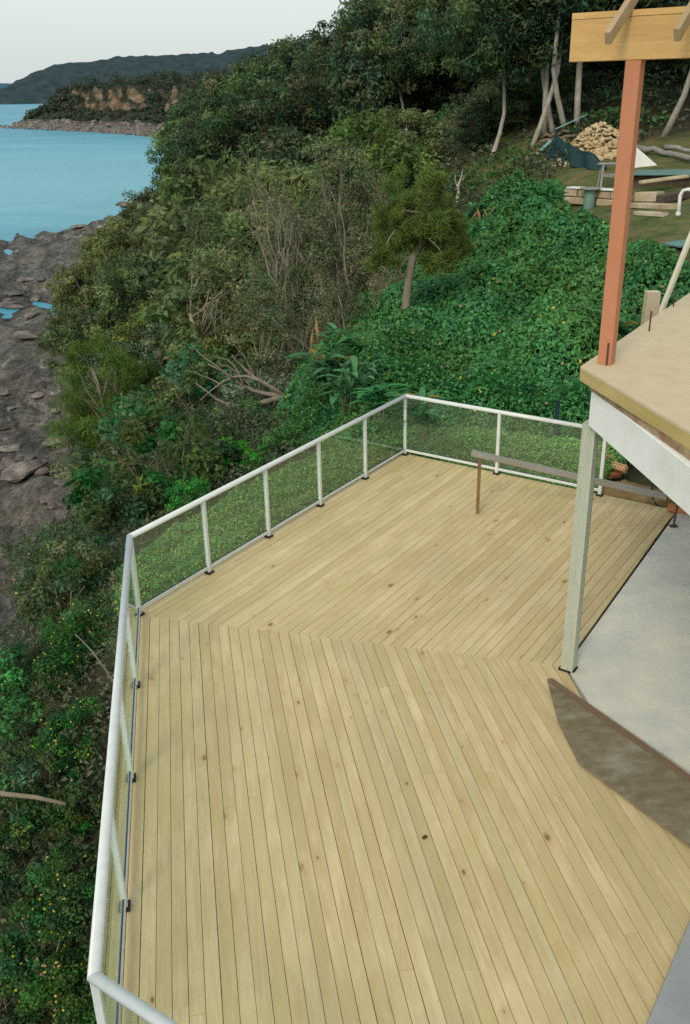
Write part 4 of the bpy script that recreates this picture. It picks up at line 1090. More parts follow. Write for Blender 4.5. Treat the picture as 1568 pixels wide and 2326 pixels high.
# ------------------------------------------------------------------ creeper thicket and grass slope (nobody could count them)
def inpoly(x, y, poly):
    c = np.zeros(len(x), bool); n_ = len(poly)
    for i in range(n_):
        (x1, y1), (x2, y2) = poly[i], poly[(i + 1) % n_]
        c ^= ((y1 > y) != (y2 > y)) & (x < (x2 - x1) * (y - y1) / (y2 - y1 + 1e-12) + x1)
    return c
def edge_dist(x, y, poly):
    d = np.full(len(x), 1e9); P = np.array(poly, float)
    for i in range(len(P)):
        a, b = P[i], P[(i + 1) % len(P)]; ab = b - a; t = np.clip(((x - a[0]) * ab[0] + (y - a[1]) * ab[1]) / (ab @ ab), 0, 1)
        d = np.minimum(d, np.hypot(x - a[0] - ab[0] * t, y - a[1] - ab[1] * t))
    return d
def thicket(name, poly, n, hmax, leaf, tints, seed, label, cat, mound=.9, edge=1.6, aspect=.5, flowers=None, edge_min=.15, keepout=None, lumps=.9):
    r2 = np.random.default_rng(seed); P = np.array(poly); lo, hi = P.min(0), P.max(0); X = Y = np.empty(0)
    while len(X) < n:
        x, y = r2.uniform(lo[0], hi[0], n * 2), r2.uniform(lo[1], hi[1], n * 2)
        # nearer the viewer the leaves stand denser
        k_ = inpoly(x, y, poly) & (r2.random(n * 2) < np.clip((14.0 / np.hypot(x, y)) ** 1.3, 0, 1))
        if keepout is not None: k_ &= ~inpoly(x, y, keepout)
        X, Y = np.r_[X, x[k_]], np.r_[Y, y[k_]]
    X, Y = X[:n], Y[:n]; ed = np.clip(edge_dist(X, Y, poly) / edge, edge_min, 1)
    e = .12
    def top(x, y): return hmax * (.45 + mound * 1.35 * (fbm(x * .5, y * .5, seed, 3) - .3)) + lumps * .55 * (vnoise(x * 1.5, y * 1.5, seed + 3) - .5) * hmax + lumps * .42 * hmax * (domes(x, y, 1.15, seed + 6) - .5) + lumps * .16 * domes(x, y, .5, seed + 8) + .12 * (vnoise(x * 6, y * 6, seed + 5) - .5)
    hN = np.stack([-(top(X + e, Y) - top(X - e, Y)) / (2 * e), -(top(X, Y + e) - top(X, Y - e)) / (2 * e), np.ones(n)], -1)
    dep = r2.random(n) ** 2.2 * .45
    Z = h_ground(X, Y) + np.maximum(top(X, Y), .08) * ed - dep * ed * min(hmax, 1.2) + .02
    cl = vnoise(X * 1.3, Y * 1.3, seed + 9); big = fbm(X * .25, Y * .25, seed + 11, 3)
    tn = tints[np.clip(((cl * .7 + r2.random(n) * .6) * len(tints) / 1.3).astype(int), 0, len(tints) - 1)] * (.45 + 1.15 * big)[:, None] * r2.uniform(.7, 1.35, (n, 1))
    N = unit(hN) + r2.normal(size=(n, 3)) * .55
    dist = np.hypot(X, Y); sz = leaf * r2.uniform(.6, 1.35, n) * np.clip(dist / 14, .85, 2.2)
    V, F, T_ = leaf_arrays(np.stack([X, Y, Z], -1), N, sz, tn, r2, aspect)
    o_ = tag(link_mesh(name, fast_mesh(name, V, F, T_), M_cover), label, cat, kind='stuff')
    if flowers is not None:
        cols, nf, fs = flowers; q_ = r2.choice(n, nf, False); q_ = q_[dep[q_] < .1]; nf = len(q_)
        FC = np.stack([X[q_], Y[q_], Z[q_] + .05], -1)
        v2, f2, t2 = leaf_arrays(np.repeat(FC, 3, 0) + r2.normal(size=(nf * 3, 3)) * fs * .4, np.repeat(unit(hN[q_]), 3, 0) + r2.normal(size=(nf * 3, 3)) * .3 + np.array([0, -.25, 0]), fs, np.repeat(cols[r2.integers(0, len(cols), nf)], 3, 0), r2, .9)
        fo = link_mesh('flowers', fast_mesh('flowers', v2, f2, t2), M_petal, o_); fo['kind'] = 'stuff'
    return o_
deckpoly = [tuple(p) for p in (PA[0] + nL * .05, PA[1] + uL * .08 + nL * .05, RE + uL * .1, (12, 6), (12, 0), NE - uL * .2, offs(C0, nF, -uL) - uL * .1)]
HP = [hit(px, py, .9)[:2] for px, py in ((715, 800), (800, 660), (930, 520), (1050, 470), (1180, 375), (1280, 372), (1318, 452), (1420, 488), (1560, 560), (1640, 640))]
LP = [tuple(p) for p in HP] + [(10.5, 15.5), tuple(RE + uL * .9 + uR * .6), tuple(R3 + uL * 1.6), tuple(C2 + uL * 1.4 + uR * .6), tuple(C2 + uL * .9 - uR * 2.0), (-2.4, 20.5)]
KO = [tuple(p) for p in (R3 - uR * .1 + uL * .04, RE + uR * 1.3 + uL * .04, RE + uR * 1.3 + uL * 2.6, R3 - uR * .05 + uL * 2.4)]
thicket('creeper_thicket', LP, 260000, 1.4, .039, LAN, 41, 'deep green flowering creeper thicket covering the bank beyond the deck', 'thicket', keepout=KO, flowers=(np.r_[PNK, YEL], 900, .024))
GP_ = [tuple(p) for p in (C1 + nL * .1 + uL * .05, C1 + nL * 1.2 + uL * .3, C1 + nL * 2.8 + uL * 1.6, C2 + nL * 2.6 - uL * .3, C2 + nL * 1.4 + uL * 2.0, C2 + uL * 2.0 + uR * 3.4, RE + uL * 1.1 + uR * .2, RE + uL * .15 - uR * 1.2, C2 + uL * .15 + nL * .1)]
thicket('weedy_grass', GP_, 90000, .42, .034, GRA, 57, 'light green weeds with tiny yellow flowers growing below the glass panels', 'weeds', mound=.8, edge=.5, edge_min=.4, aspect=.35, flowers=(YEL, 1100, .010), lumps=.7, keepout=KO)

# undergrowth on the rest of the slope
UP = [(-12.5, 3), (-10.6, 20), (-10.8, 36), (-15.5, 52), (-20, 68), (-25, 92), (-31, 130), (-35, 172), (-37, 214), (-30, 240), (60, 250), (60, 60), (30, 50), (16, 46), (7.5, 40), (6.5, 30), (2, 21), (1.5, 16), (-1, 9), (-0.5, 2.5)]
def undergrowth(n, seed, leaf, hmax, poly, name, label):
    r2 = np.random.default_rng(seed); P = np.array(poly); lo, hi = P.min(0), P.max(0)
    rr = np.exp(r2.uniform(math.log(5), math.log(250), n * 3)); th = r2.uniform(-1.0, .45, n * 3)
    x, y = rr * np.sin(th), rr * np.cos(th); k_ = inpoly(x, y, poly) & ~inpoly(x, y, deckpoly); x, y = x[k_][:n], y[k_][:n]; n = len(x)
    t = (fbm(x * .6, y * .6, seed, 3) * 1.8 - .45) * hmax * np.clip(np.hypot(x, y) / 25, .7, 1.5)
    z = h_ground(x, y) + t - r2.random(n) ** 2 * .5
    pal = np.r_[OLV, HEA, DRK, GRN[:2] * .8]; pn = fbm(x * .3, y * .3, seed + 4, 3)
    tn = pal[np.clip(((pn * 1.3 - .15 + .25 * r2.random(n)) * len(pal)).astype(int), 0, len(pal) - 1)] * r2.uniform(.6, 1.3, (n, 1))
    V, F, T_ = leaf_arrays(np.stack([x, y, z], -1), r2.normal(size=(n, 3)) * .8 + np.array([0, 0, .8]), leaf * r2.uniform(.5, 1.4, n) * np.clip(np.hypot(x, y) / 17, .75, 8), tn, r2, .42)
    return tag(link_mesh(name, fast_mesh(name, V, F, T_), M_cover), label, 'undergrowth', kind='stuff')
undergrowth(230000, 77, .055, .62, UP, 'undergrowth', 'brown and olive scrub covering the steep slope between the trees')

# ------------------------------------------------------------------ single plants one can point at
KR = {'wispy_tree': (6.5, 1.95), 'banksia_tree': (5.0, 2.7), 'silver_banksia': (3.4, 2.3), 'forest_tree': (9.0, 3.5), 'gum_tree': (12.0, 3.6), 'she_oak': (4.6, 2.4), 'green_shrub': (1.9, 1.5), 'heath_shrub': (1.5, 1.45), 'dark_shrub': (2.2, 1.75), 'flowering_shrub': (1.7, 1.6), 'dry_shrub': (1.8, 1.55)}
TAKEN = []; SHOWN = []
def place(K, px, py, wpx, label, group=None, rz=None, cf=.55, v=None, wide=1.0):
    """stand a plant on the slope so that its crown is centred on that line of sight"""
    H, R = KR[K.name]; sc = 1.0
    for _ in range(4):
        p = hit(px, py, H * sc * cf); dep = (np.array([p[0], p[1], p[2]]) - EYE) @ _F; sc = min(1.35, 1.22 * wpx * dep / FPX / (2 * R) / wide)
    rz = RNG.uniform(0, 6.28) if rz is None else rz
    SHOWN.append((px, py, wpx, dep)); TAKEN.append((p[0], p[1], R * sc * wide * .6)); return K.put(p[0], p[1], sc, rz, label, group, .05, v=v, wide=wide)

def stand(K, px, y, top, label, wide=1.0, v=None):
    b = at_y(px, 700, y); z = gz(b[0], y); H, R = KR[K.name]; h = at_y(px, top, y)[2] - z
    dep = (np.array([b[0], y, z]) - EYE) @ _F; TAKEN.append((b[0], y, R * h / H * .6))
    for t in (top + 60, top + 140, top + 240): SHOWN.append((px, t, 90, dep))
    return K.put(b[0], y, h / H, px * 1.7, label, None, .05, v=v, wide=wide)
for px, y, top, lab in [(600, 33, 330, 'pale wispy tree left of the slender bare trunk, crown thin and grey green'), (700, 31, 400, 'pale wispy tree between the slender bare trunk and the dead ones'), (770, 36, 300, 'tallest pale wispy tree behind the dead twiggy ones'), (860, 38, 330, 'pale wispy tree left of the feathery tree crown'), (740, 26.5, 600, 'low pale wispy tree just above the glossy leaf clumps'), (610, 27, 620, 'low pale wispy tree at the foot of the slender bare trunk'), (820, 31.5, 480, 'pale wispy tree with brownish leaves between the dead trees')]:
    stand(K_wisp, px, y, top, lab, 1.15)
for px, y, top, K_, lab in [(655, 120, 92, K_dark, 'forest tree on the skyline, lowest and farthest left of the ridge trees'), (705, 100, 78, K_dark, 'forest tree on the skyline left of the notch in the sky'), (757, 92, 70, K_dark, 'forest tree on the skyline just left of the tall ones'), (805, 84, 8, K_gum, 'tall gum whose crown edges the pale sky'), (850, 76, -40, K_dark, 'tall forest tree rising out of the top of the view beside the sky'), (880, 80, -70, K_dark, 'tall forest tree right of the sky opening'), (930, 72, -60, K_gum, 'tall dark gum in the upper middle of the forest'), (985, 78, -80, K_dark, 'tall dark forest tree in the upper middle, right of the gum'),
                          (470, 165, 212, K_dark, 'tree where the near bush meets the far headland, nearest the water'), (1455, 53, -160, K_dark, 'dark forest tree just right of the red post behind the grey logs'), (1530, 56, -180, K_dark, 'dark forest tree at the right edge behind the grey logs'), (1610, 55, -160, K_dark, 'dark forest tree cut by the right edge of the view'), (1385, 57, -170, K_dark, 'dark forest tree directly behind the red post'), (1330, 56, -150, K_dark, 'dark forest tree behind the thickest gum trunk'), (1270, 55, -140, K_dark, 'dark forest tree behind the curved brown trunk'), (1220, 57, -150, K_dark, 'dark forest tree behind the palest gum trunk'), (1160, 58, -120, K_dark, 'dark forest tree between the palest gum and the leaning thin one'), (1490, 66, -220, K_dark, 'tall dark forest tree high above the teal covered stack'), (1300, 68, -220, K_dark, 'tall dark forest tree high above the stone heap'), (500, 175, 178, K_dark, 'tree where the near bush meets the far headland, middle one'), (535, 180, 152, K_dark, 'tree on the dark slope below the blue ridge, left one'), (590, 185, 130, K_dark, 'tree on the dark slope below the blue ridge, right one'), (625, 170, 118, K_bank, 'olive tree on the dark slope under the blue ridge'), (475, 140, 245, K_bank, 'olive tree on the near point over the water'), (448, 135, 275, K_dark, 'outermost dark tree of the near point over the water')]:
    stand(K_, px, y, top, lab, 1.15 if top > 0 else 1.0)
LOWT = [(1085, 52, 190), (1130, 51, 150), (1175, 53, 170), (1215, 51, 130), (1255, 53, 120), (1295, 52, 150), (1335, 54, 105), (1375, 51, 140), (1420, 53, 110), (1465, 51, 150), (1510, 53, 120), (1555, 51, 140), (1600, 53, 100), (1650, 51, 140)]
LOWT = [(a, b + .4, c + 10) for a, b, c in LOWT] + [(1475, 51.5, 60), (1540, 50.5, 70), (1590, 51.5, 60), (1680, 50.5, 60), (1120, 51.5, 215), (1160, 52, 190), (1060, 51, 235)]
for i, (px, y, top) in enumerate(LOWT):
    o_ = stand(K_dark, px, y, top, 'low dark bushy tree filling the shade between the gum trunks behind the yard', 1.25); o_['group'] = 'low dark trees behind the yard'
for px, y, top, K_, lab in [(585, 44, 300, K_bank, 'tall grey green tree behind the pale wispy ones, left'), (690, 47, 265, K_dark, 'tall grey green tree behind the pale wispy ones, middle'), (830, 50, 235, K_bank, 'tall olive tree behind the dead trees'), (540, 40, 420, K_bank, 'olive tree left of the pale wispy trees'), (650, 38, 470, K_bank, 'grey green tree low among the pale wispy ones'), (500, 34, 700, K_bank, 'olive tree in the middle of the slope beside the silvery banksias'), (420, 33, 800, K_bank, 'olive tree between the silvery banksias and the she-oak'), (590, 24, 830, K_silv, 'grey green tree just behind the sprawling bare branches'), (470, 25, 930, K_bank, 'olive bushy tree above the middle of the long rail'), (370, 24, 1010, K_bush, 'dark bushy shrub above the left part of the long rail')]:
    stand(K_, px, y, top, lab, 1.05)
stand(K_dark, 540, 95, 222, 'light green rounded tree on the hillside below the skyline', 1.2)
for K_, px, py, wp_, lab in [
    (K_oak, 238, 985, 215, 'large soft mid green she-oak above the rock shelf, its foliage drooping'),
    (K_oak, 330, 880, 120, 'smaller soft green she-oak behind the large drooping one'),
    (K_shrub, 440, 640, 130, 'rounded bright green shrub standing out on the dark left slope'),
    (K_shrub, 455, 760, 95, 'low bright green shrub below the rounded bright one'),
    (K_silv, 360, 780, 130, 'silvery leaved banksia in the middle of the left slope'),
    (K_silv, 545, 855, 150, 'silvery banksia above the bare branch, left of the pale bare tree'),
    (K_silv, 450, 850, 120, 'grey green banksia beside the silvery one in the middle of the slope'),
    (K_dry, 390, 1005, 100, 'dry brown shrub right of the large drooping she-oak'),
    (K_dry, 600, 640, 110, 'brown twiggy shrub at the foot of the dense left slope'),
    (K_shrub, 545, 1030, 110, 'fresh green shrub just above the long rail'),
    (K_shrub, 660, 985, 110, 'bright green shrub close to the far end of the long rail'),
    (K_shrub, 440, 1120, 100, 'bright green shrub touching the long rail, nearest its left end'),
    (K_heath, 320, 1050, 110, 'grey green heath shrub between the she-oak and the long rail'),
    (K_dry, 640, 900, 100, 'straw coloured dry shrub above the far part of the long rail'),
    (K_shrub, 880, 700, 100, 'bright green shrub at the left edge of the creeper thicket'),
    (K_silv, 640, 420, 170, 'pale grey green leafy tree behind the slender bare trunk'),
    (K_silv, 600, 560, 150, 'grey green leafy tree left of the slender bare trunk'),
    (K_bank, 560, 330, 170, 'olive banksia below the light green rounded tree'),
    (K_dry, 870, 560, 120, 'brown dead topped shrub at the foot of the grey dead trees'),
    (K_dry, 760, 640, 120, 'straw coloured shrub between the bare trees'),
    (K_bank, 440, 340, 100, 'olive tree above the water edge of the near point'),
    (K_bank, 400, 400, 90, 'olive tree leaning out over the water above the rock shelf end'),
    (K_bank, 340, 480, 110, 'olive brown banksia at the end of the rock shelf'),
    (K_bank, 260, 560, 150, 'broad olive brown banksia beside the wet rock shelf'),
    (K_bank, 200, 650, 150, 'olive brown banksia at the outer edge of the slope above the pale boulders'),
    (K_bank, 300, 650, 170, 'large olive brown banksia in the upper left slope'),
    (K_bank, 180, 770, 140, 'brown green banksia at the outer edge of the slope, above the she-oak'),
    (K_bank, 250, 800, 130, 'brown green banksia just above the large drooping she-oak'),
    (K_dark, 480, 400, 150, 'dark leafy tree beside the water, upper left of the silvery trees'),
    (K_dark, 480, 500, 150, 'dark leafy tree in the deep shade of the middle slope'),
    # nearer, left of the deck
    (K_bush, 170, 1290, 210, 'large dark grey green shrub left of the railing corner'),
    (K_bush, 285, 1175, 90, 'dark green shrub directly behind the railing corner'),
    (K_flow, 205, 1400, 150, 'dark green shrub with few yellow flowers beside the left rail, farthest flowering one'),
    (K_heath, 60, 1500, 170, 'pale grey low heath shrub at the left edge of the view'),
    (K_heath, 130, 1560, 150, 'brown grey heath shrub left of the rail, above the leafy green ones'),
    (K_flow, 165, 1640, 170, 'leafy green shrub with yellow specks close to the middle of the left rail'),
    (K_heath, 60, 1680, 170, 'dull grey heath shrub below the pale grey one'),
    (K_bush, 90, 1790, 230, 'big shadowed dark shrub left of the rail'),
    (K_bush, 180, 1830, 140, 'dark shrub tucked against the left rail'),
    (K_flow, 150, 1990, 190, 'shrub covered in yellow flowers close to the lower left rail'),
    (K_flow, 95, 2120, 240, 'lantana bush dotted with pink and yellow flowers near the bottom left'),
    (K_flow, 150, 2260, 220, 'lantana bush with orange pink flowers in the bottom left corner by the rail'),
    (K_bush, 30, 1960, 170, 'very dark shrub at the left edge behind the white branch'),
    (K_bush, 20, 2260, 190, 'dark shrub in the extreme bottom left corner')]:
    place(K_, px, py, wp_, lab)

def showbare(px, y, top, seed, r0, spread, label, depth=5, fork=2, lean=(0, 0), mat=None):
    """leafless tree standing at distance y whose twigs reach the view height top"""
    b = at_y(px, 700, y); z = gz(b[0], y); H = at_y(px, top, y)[2] - z
    o_ = link_mesh('bare_tree', bare_mesh(seed, H / 1.25, spread, r0, depth, fork, lean), mat or M_twig); o_.location = (b[0], y, z); o_.rotation_euler = (0, 0, seed)
    pb = proj(np.array([[b[0], y, z]]))[0]; pt = proj(np.array([[b[0], y, z + H]]))[0]
    dep = (np.array([b[0], y, z]) - EYE) @ _F
    for f in (.2, .45, .7, .95): SHOWN.append((pb[0] + (pt[0] - pb[0]) * f, pb[1] + (pt[1] - pb[1]) * f, 70, dep))
    return tag(o_, label, 'tree')
showbare(655, 27.0, 290, 5, .075, .20, 'slender pale bare tree forking high above the middle of the slope', 4, 2, (-.03, 0), M_bark_grey)
showbare(800, 29.5, 330, 12, .065, .26, 'grey leafless twiggy tree left of the feathery tree, tallest of the dead ones', 5)
showbare(850, 31.0, 290, 13, .06, .26, 'grey leafless tree with dense twigs just left of the feathery tree crown', 5)
showbare(755, 28.0, 470, 14, .05, .30, 'low grey leafless tree with spreading twigs under the taller dead one', 5)
showbare(850, 26.5, 560, 19, .045, .32, 'brown leafless sapling at the edge of the creeper thicket', 5)
showbare(700, 25.5, 640, 31, .045, .32, 'thin leafless sapling right of the slender pale tree foot', 5)
showbare(1040, 44.0, 330, 21, .11, .5, 'crooked pale dead snag at the top of the creeper thicket', 2, 1, (.2, 0), M_bark_pale)
# low sprawling branch above the rail
p = on(650, 960); mb = MB(); r2 = np.random.default_rng(4)
def limb(mb, a, b, r0, r1, bend=.15, n=8): mb.tube(curve_pts(np.array(a, float), np.array(b, float), bend, r2, n), np.linspace(r0, r1, n), 7)
c_ = p + (0, 0, .7); limb(mb, p + (.3, 0, -.3), c_, .11, .085)
for dx, dy, dz, r_ in ((-2.3, .5, .25, .08), (-1.9, .6, .75, .07), (-2.2, .2, -.15, .05), (-1.3, .4, .95, .05), (.9, .4, 1.2, .05)): limb(mb, c_, c_ + (dx, dy, dz), r_, .015, .22)
for dx, dz in ((-1.5, .4), (-1.8, .7), (-1.2, .3), (-2.0, .1)): limb(mb, c_ + (dx * .7, .3, dz * .5), c_ + (dx - .5, .4, dz + .5), .03, .008, .15)
tag(mb.build('sprawling_branch', M_bark_grey, None, True), 'bare sprawling grey branches above the long rail', 'branch')
p = on(40, 1990); mb = MB(); limb(mb, p + (-1.4, .3, 1.25), p + (.7, -.1, 1.05), .05, .02, .06)
for k in range(7): limb(mb, p + (-1.0 + .22 * k, .15, 1.17), p + (-1.3 + .3 * k + r2.normal() * .25, .1 + r2.normal() * .2, .75 + r2.normal() * .2), .009, .003, .1)
tag(mb.build('fallen_branch', M_twig, None, True), 'pale fallen branch with thin twigs at the left edge among dark shrubs', 'branch')
p = on(222, 1655); mb = MB(); limb(mb, p + (.35, 0, .3), p + (-.25, .5, .95), .014, .005, .06)
tag(mb.build('fallen_branch', M_bark_grey, None, True), 'short bare grey stick poking out beside the left rail', 'branch')

# feathery tree in front of the creeper
p = hit(925, 768, .95); ft_ = tag(empty('she_oak', tuple(p)), 'feathery olive tree with a leaning grey trunk rising from the creeper thicket', 'tree')
r2 = np.random.default_rng(9); mb = MB(); s_ = np.linalg.norm(p - EYE) * 1.0 / FPX      # metres per unit of view there
def loc(dx, dy, dz=0): return np.array([dx * s_, dz, -dy * s_ * 1.06])
trk = np.array([loc(0, 75), loc(-4, -60), loc(2, -110, .1), loc(12, -165, .1), loc(35, -200, .2), loc(50, -245, .3), loc(55, -300, .3)])
mb.tube(trk, np.array([.11, .10, .095, .09, .07, .05, .03]), 9); cs = []
for (dx, dy, w_) in ((-75, -205, 34), (135, -215, 30), (-25, -285, 55), (20, -310, 60), (65, -290, 60), (100, -250, 50), (45, -240, 55), (0, -225, 40), (75, -210, 40), (-45, -240, 40), (30, -350, 40), (55, -365, 32), (10, -260, 50), (115, -275, 32), (85, -325, 38), (-50, -310, 30)):
    c0 = loc(dx * .85 + 8, dy * .82 - 5, .2 + r2.normal() * .4); limb(mb, trk[4 + r2.integers(0, 2)], c0, .04, .012, .12)
    for q_ in range(7): cs.append((c0 + r2.normal(size=3) * w_ * s_ * .40, w_ * s_ * .40))
link_mesh('trunk', mb.mesh('trunk', True), M_bark_grey, ft_)
n_ = len(cs) * 300; k_ = np.repeat(np.arange(len(cs)), 300); d_ = unit(r2.normal(size=(n_, 3)))
Cc = np.array([c[0] for c in cs])[k_] + d_ * (np.array([c[1] for c in cs])[k_] * r2.random(n_) ** .6)[:, None]
T_ = unit(d_ * .8 + r2.normal(size=(n_, 3)) * .35 + (0, 0, .15)); N_ = r2.normal(size=(n_, 3))
tn = OAK[r2.integers(0, 4, n_)] * np.array([1.45, 1.35, 1.3]) * r2.uniform(.6, 1.3, len(cs))[k_][:, None] * r2.uniform(.7, 1.2, (n_, 1))
V, F, t_ = leaf_arrays(Cc, N_, .12 * r2.uniform(.6, 1.3, n_), tn, r2, .07, T_, 0)
link_mesh('crown', fast_mesh('feather_crown', V, F, t_), M_leaf, ft_)

dpt = (p - EYE) @ _F
for a_, b_ in ((925, 690), (935, 560), (990, 480), (900, 470)): SHOWN.append((a_, b_, 120, dpt))
# broad leaved plants with dry orange spathes
def broad_mesh(seed, nl, L, wd):
    L *= .8; wd *= .8; r2 = np.random.default_rng(seed); V, F, T, D, FD = [], [], [], [], []
    for k in range(nl):
        a_ = r2.uniform(0, 6.28); el = r2.uniform(.5, 1.25); l_ = L * r2.uniform(.6, 1.1); dry = r2.random() < .05
        o_ = np.array([math.cos(a_), math.sin(a_), 0.0]); s__ = np.array([-o_[1], o_[0], 0]); b0_ = np.r_[r2.normal(size=2) * .22, r2.uniform(.1, .9)]
        col = np.array((.32, .16, .045)) if dry else np.array((.045, .125, .045)) * r2.uniform(.6, 1.6); q0 = len(V); n__ = 7
        for i in range(n__):
            t = i / (n__ - 1); e_ = el - t * t * 1.5
            pos_ = b0_ + o_ * l_ * t * math.cos(el - t * .6) + np.array([0, 0, l_ * (t * math.sin(el) - .55 * t * t)]); hw_ = wd * math.sin(math.pi * (.06 + .92 * t)) ** .7 * (.6 if dry else 1)
            V += [pos_ - s__ * hw_ + (0, 0, .03), pos_, pos_ + s__ * hw_ + (0, 0, .03)]; T += [col] * 3
        for i in range(n__ - 1):
            j = q0 + i * 3; F += [(j, j + 1, j + 4, j + 3), (j + 1, j + 2, j + 5, j + 4)]
    return fast_mesh('broad', np.array(V), np.array(F), np.array(T), True)
mb = MB()
for k in range(7): mb.tube([(.12 * math.cos(k), .12 * math.sin(k), -.3), (.2 * math.cos(k), .2 * math.sin(k), .45)], .016, 6)
stm = mb.mesh('broad_stems', True)
K_broad = Kind('broad_leaf_plant', 'plant', M_twig, M_leaf, [(stm, broad_mesh(61 + i, 46, 1.15, .11), None) for i in range(3)], ('stems', 'leaves'))
def spathes(px, py, n_, seed, label):
    """upright dry orange flower sheaths"""
    p = hit(px, py, 1.3); p[2] -= .8; r2 = np.random.default_rng(seed); mb = MB()
    for k in range(n_):
        b = r2.normal(size=3) * (.6, .4, .14) + (0, 0, .85); t = b + (r2.normal() * .2, r2.normal() * .12, r2.uniform(.22, .5))
        mb.tube([b - (0, 0, .6), b, b + (t - b) * .4, t], [.012, .018, .045, .004], 6)
    for k in range(n_): mb.tube([(0, 0, .05), (r2.normal() * .3, r2.normal() * .2, .5)], [.03, .012], 5)
    mb.tube([(-.4, 0, .02), (.4, 0, .02)], .03, 5)
    o_ = mb.build('dry_spathes', M_stake2); o_.location = p; return tag(o_, label, 'plant')
M_stake2 = mat_rough('dry_orange_sheath', (0.28, 0.17, 0.07), (0.19, 0.115, 0.05), 6, 0.8, 0.2)
BR = [(1000, 505, 'upper clump of long glossy leaves right of the feathery tree'), (1085, 480, 'clump of glossy leaves with dry orange tops below the crooked snag'), (955, 560, 'clump of long glossy leaves against the feathery tree crown'),
      (890, 610, 'clump of long drooping leaves left of the feathery tree trunk'), (770, 775, 'large clump of glossy leaves left of the creeper thicket'), (830, 790, 'clump of glossy leaves below the large one left of the creeper'),
      (735, 820, 'dark clump of broad leaves beside the pale bare tree foot'), (860, 880, 'low clump of broad leaves close to the far railing corner'), (790, 850, 'clump of broad leaves above the far end of the long rail'),
      (960, 905, 'clump of strap leaves just outside the far railing corner'), (935, 540, 'clump of glossy leaves high behind the feathery tree trunk'), (1040, 530, 'clump of glossy leaves under the right side of the feathery crown'), (880, 660, 'clump of glossy leaves lower left of the feathery tree trunk'), (700, 770, 'clump of glossy leaves right beside the slender bare trunk'), (1240, 440, 'pale green fern clump by the low stone wall'), (1410, 735, 'big leaved plant behind the foot of the red post')]
for i, (px, py, lab) in enumerate(BR):
    p = hit(px, py, 1.35); K_broad.put(p[0], p[1], (.75 if i not in (4, 1, 5) else .8) * (.75 if 840 < px < 1000 and py > 850 else 1), i * 1.3, lab, None, .0, z=p[2] - .55)
for i, (px, py, n_, lab) in enumerate([(1090, 505, 7, 'cluster of dry orange spathes on the clump below the crooked snag'), (985, 530, 6, 'dry orange spathes standing above the upper leaf clump'), (905, 640, 4, 'few dry orange spathes left of the feathery tree trunk'), (775, 800, 3, 'dry orange spathes on the large clump left of the creeper')]):
    spathes(px, py, n_, 70 + i, lab)['kind'] = 'thing'

# ------------------------------------------------------------------ woodland of the slope, tree by tree
VEG = [(800, -400), (1700, -400), (1700, 345), (1440, 325), (1215, 330), (1170, 370), (1050, 440), (935, 500), (860, 600), (760, 740), (700, 860), (700, 960), (300, 1180), (190, 1140), (128, 1010), (115, 880), (105, 700), (140, 590), (225, 520), (300, 475), (372, 425), (368, 330), (365, 290), (395, 225), (460, 175), (560, 140), (660, 96), (765, 72)]
# gums whose pale trunks show above the yard
for px, py, sc_, lab, v_ in [(1204, 333, .92, 'gum tree with the palest straight trunk at the edge of the yard', 0), (1108, 372, .8, 'gum tree with a thin pale leaning trunk left of the palest one', 1), (1238, 312, .95, 'gum tree with a brown trunk just right of the palest one', 2), (1262, 306, 1.0, 'gum tree with a curved brown trunk behind the log pile', 0), (1292, 300, 1.0, 'gum tree with a mottled trunk behind the stone heap', 1), (1312, 297, 1.1, 'gum tree with the thickest grey trunk behind the stone heap', 2), (1500, 310, 1.0, 'dark gum tree standing right of the red post behind the grey logs', 1)]:
    p = on(px, py); TAKEN.append((p[0], p[1], 1.6)); K_gum.put(p[0], p[1], sc_, px * .7, lab, None, .1, v=v_, tilt=.03)
r2 = np.random.default_rng(29)
def try_tree(K, x, y, sc, labels, group, over=.62):
    H, R = KR[K.name]; r_ = R * sc; z = gz(x, y)
    if z < -11.2: return False
    for (a, b, c) in TAKEN:
        if (x - a) ** 2 + (y - b) ** 2 < ((r_ + c) * over) ** 2: return False
    pr = proj(np.array([(x, y, z + H * sc * 1.0), (x - r_ * .95, y, z + H * sc * .6), (x + r_ * .95, y, z + H * sc * .6), (x, y, z + H * sc * .25), (x, y, z)]))
    if pr[0, 1] < -330 or pr[4, 0] < -60 or pr[4, 0] > 1750: return False
    if not inpoly(pr[:3, 0], pr[:3, 1], VEG).all() or not inpoly(pr[3:4, 0], pr[3:4, 1] - 10, VEG).all(): return False
    if y > 30 and not inpoly(pr[4:, 0], pr[4:, 1] - 14, VEG).all(): return False
    dep = (np.array([x, y, z]) - EYE) @ _F; wp = r_ * FPX / dep
    for (a, b, c, d) in (SHOWN if K.name.endswith(('tree', 'oak')) else []):
        if dep < d and abs(pr[0, 0] - a) < wp * .75 + c * .25 and pr[0, 1] - 6 < b + c * .1 and pr[4, 1] > b - c * .3: return False
    TAKEN.append((x, y, r_)); K.put(x, y, sc, r2.uniform(0, 6.28), labels, group, .1, tilt=r2.normal() * .04); return True
cnt = 0; quota = {}
QMAX = {'forest trees behind the yard': 12, 'dense trees behind the yard': 75, 'dark shrubs above the long rail': 40, 'heath shrubs above the long rail': 24, 'dry shrubs above the long rail': 14, 'green shrubs above the long rail': 24, 'silvery shrubs above the long rail': 16, 'trees on the wooded hillside': 36, 'gums on the wooded hillside': 7, 'olive trees on the wooded hillside': 22, 'banksias on the coastal slope': 46, 'grey green trees on the coastal slope': 16, 'dark shrubs on the coastal slope': 16}
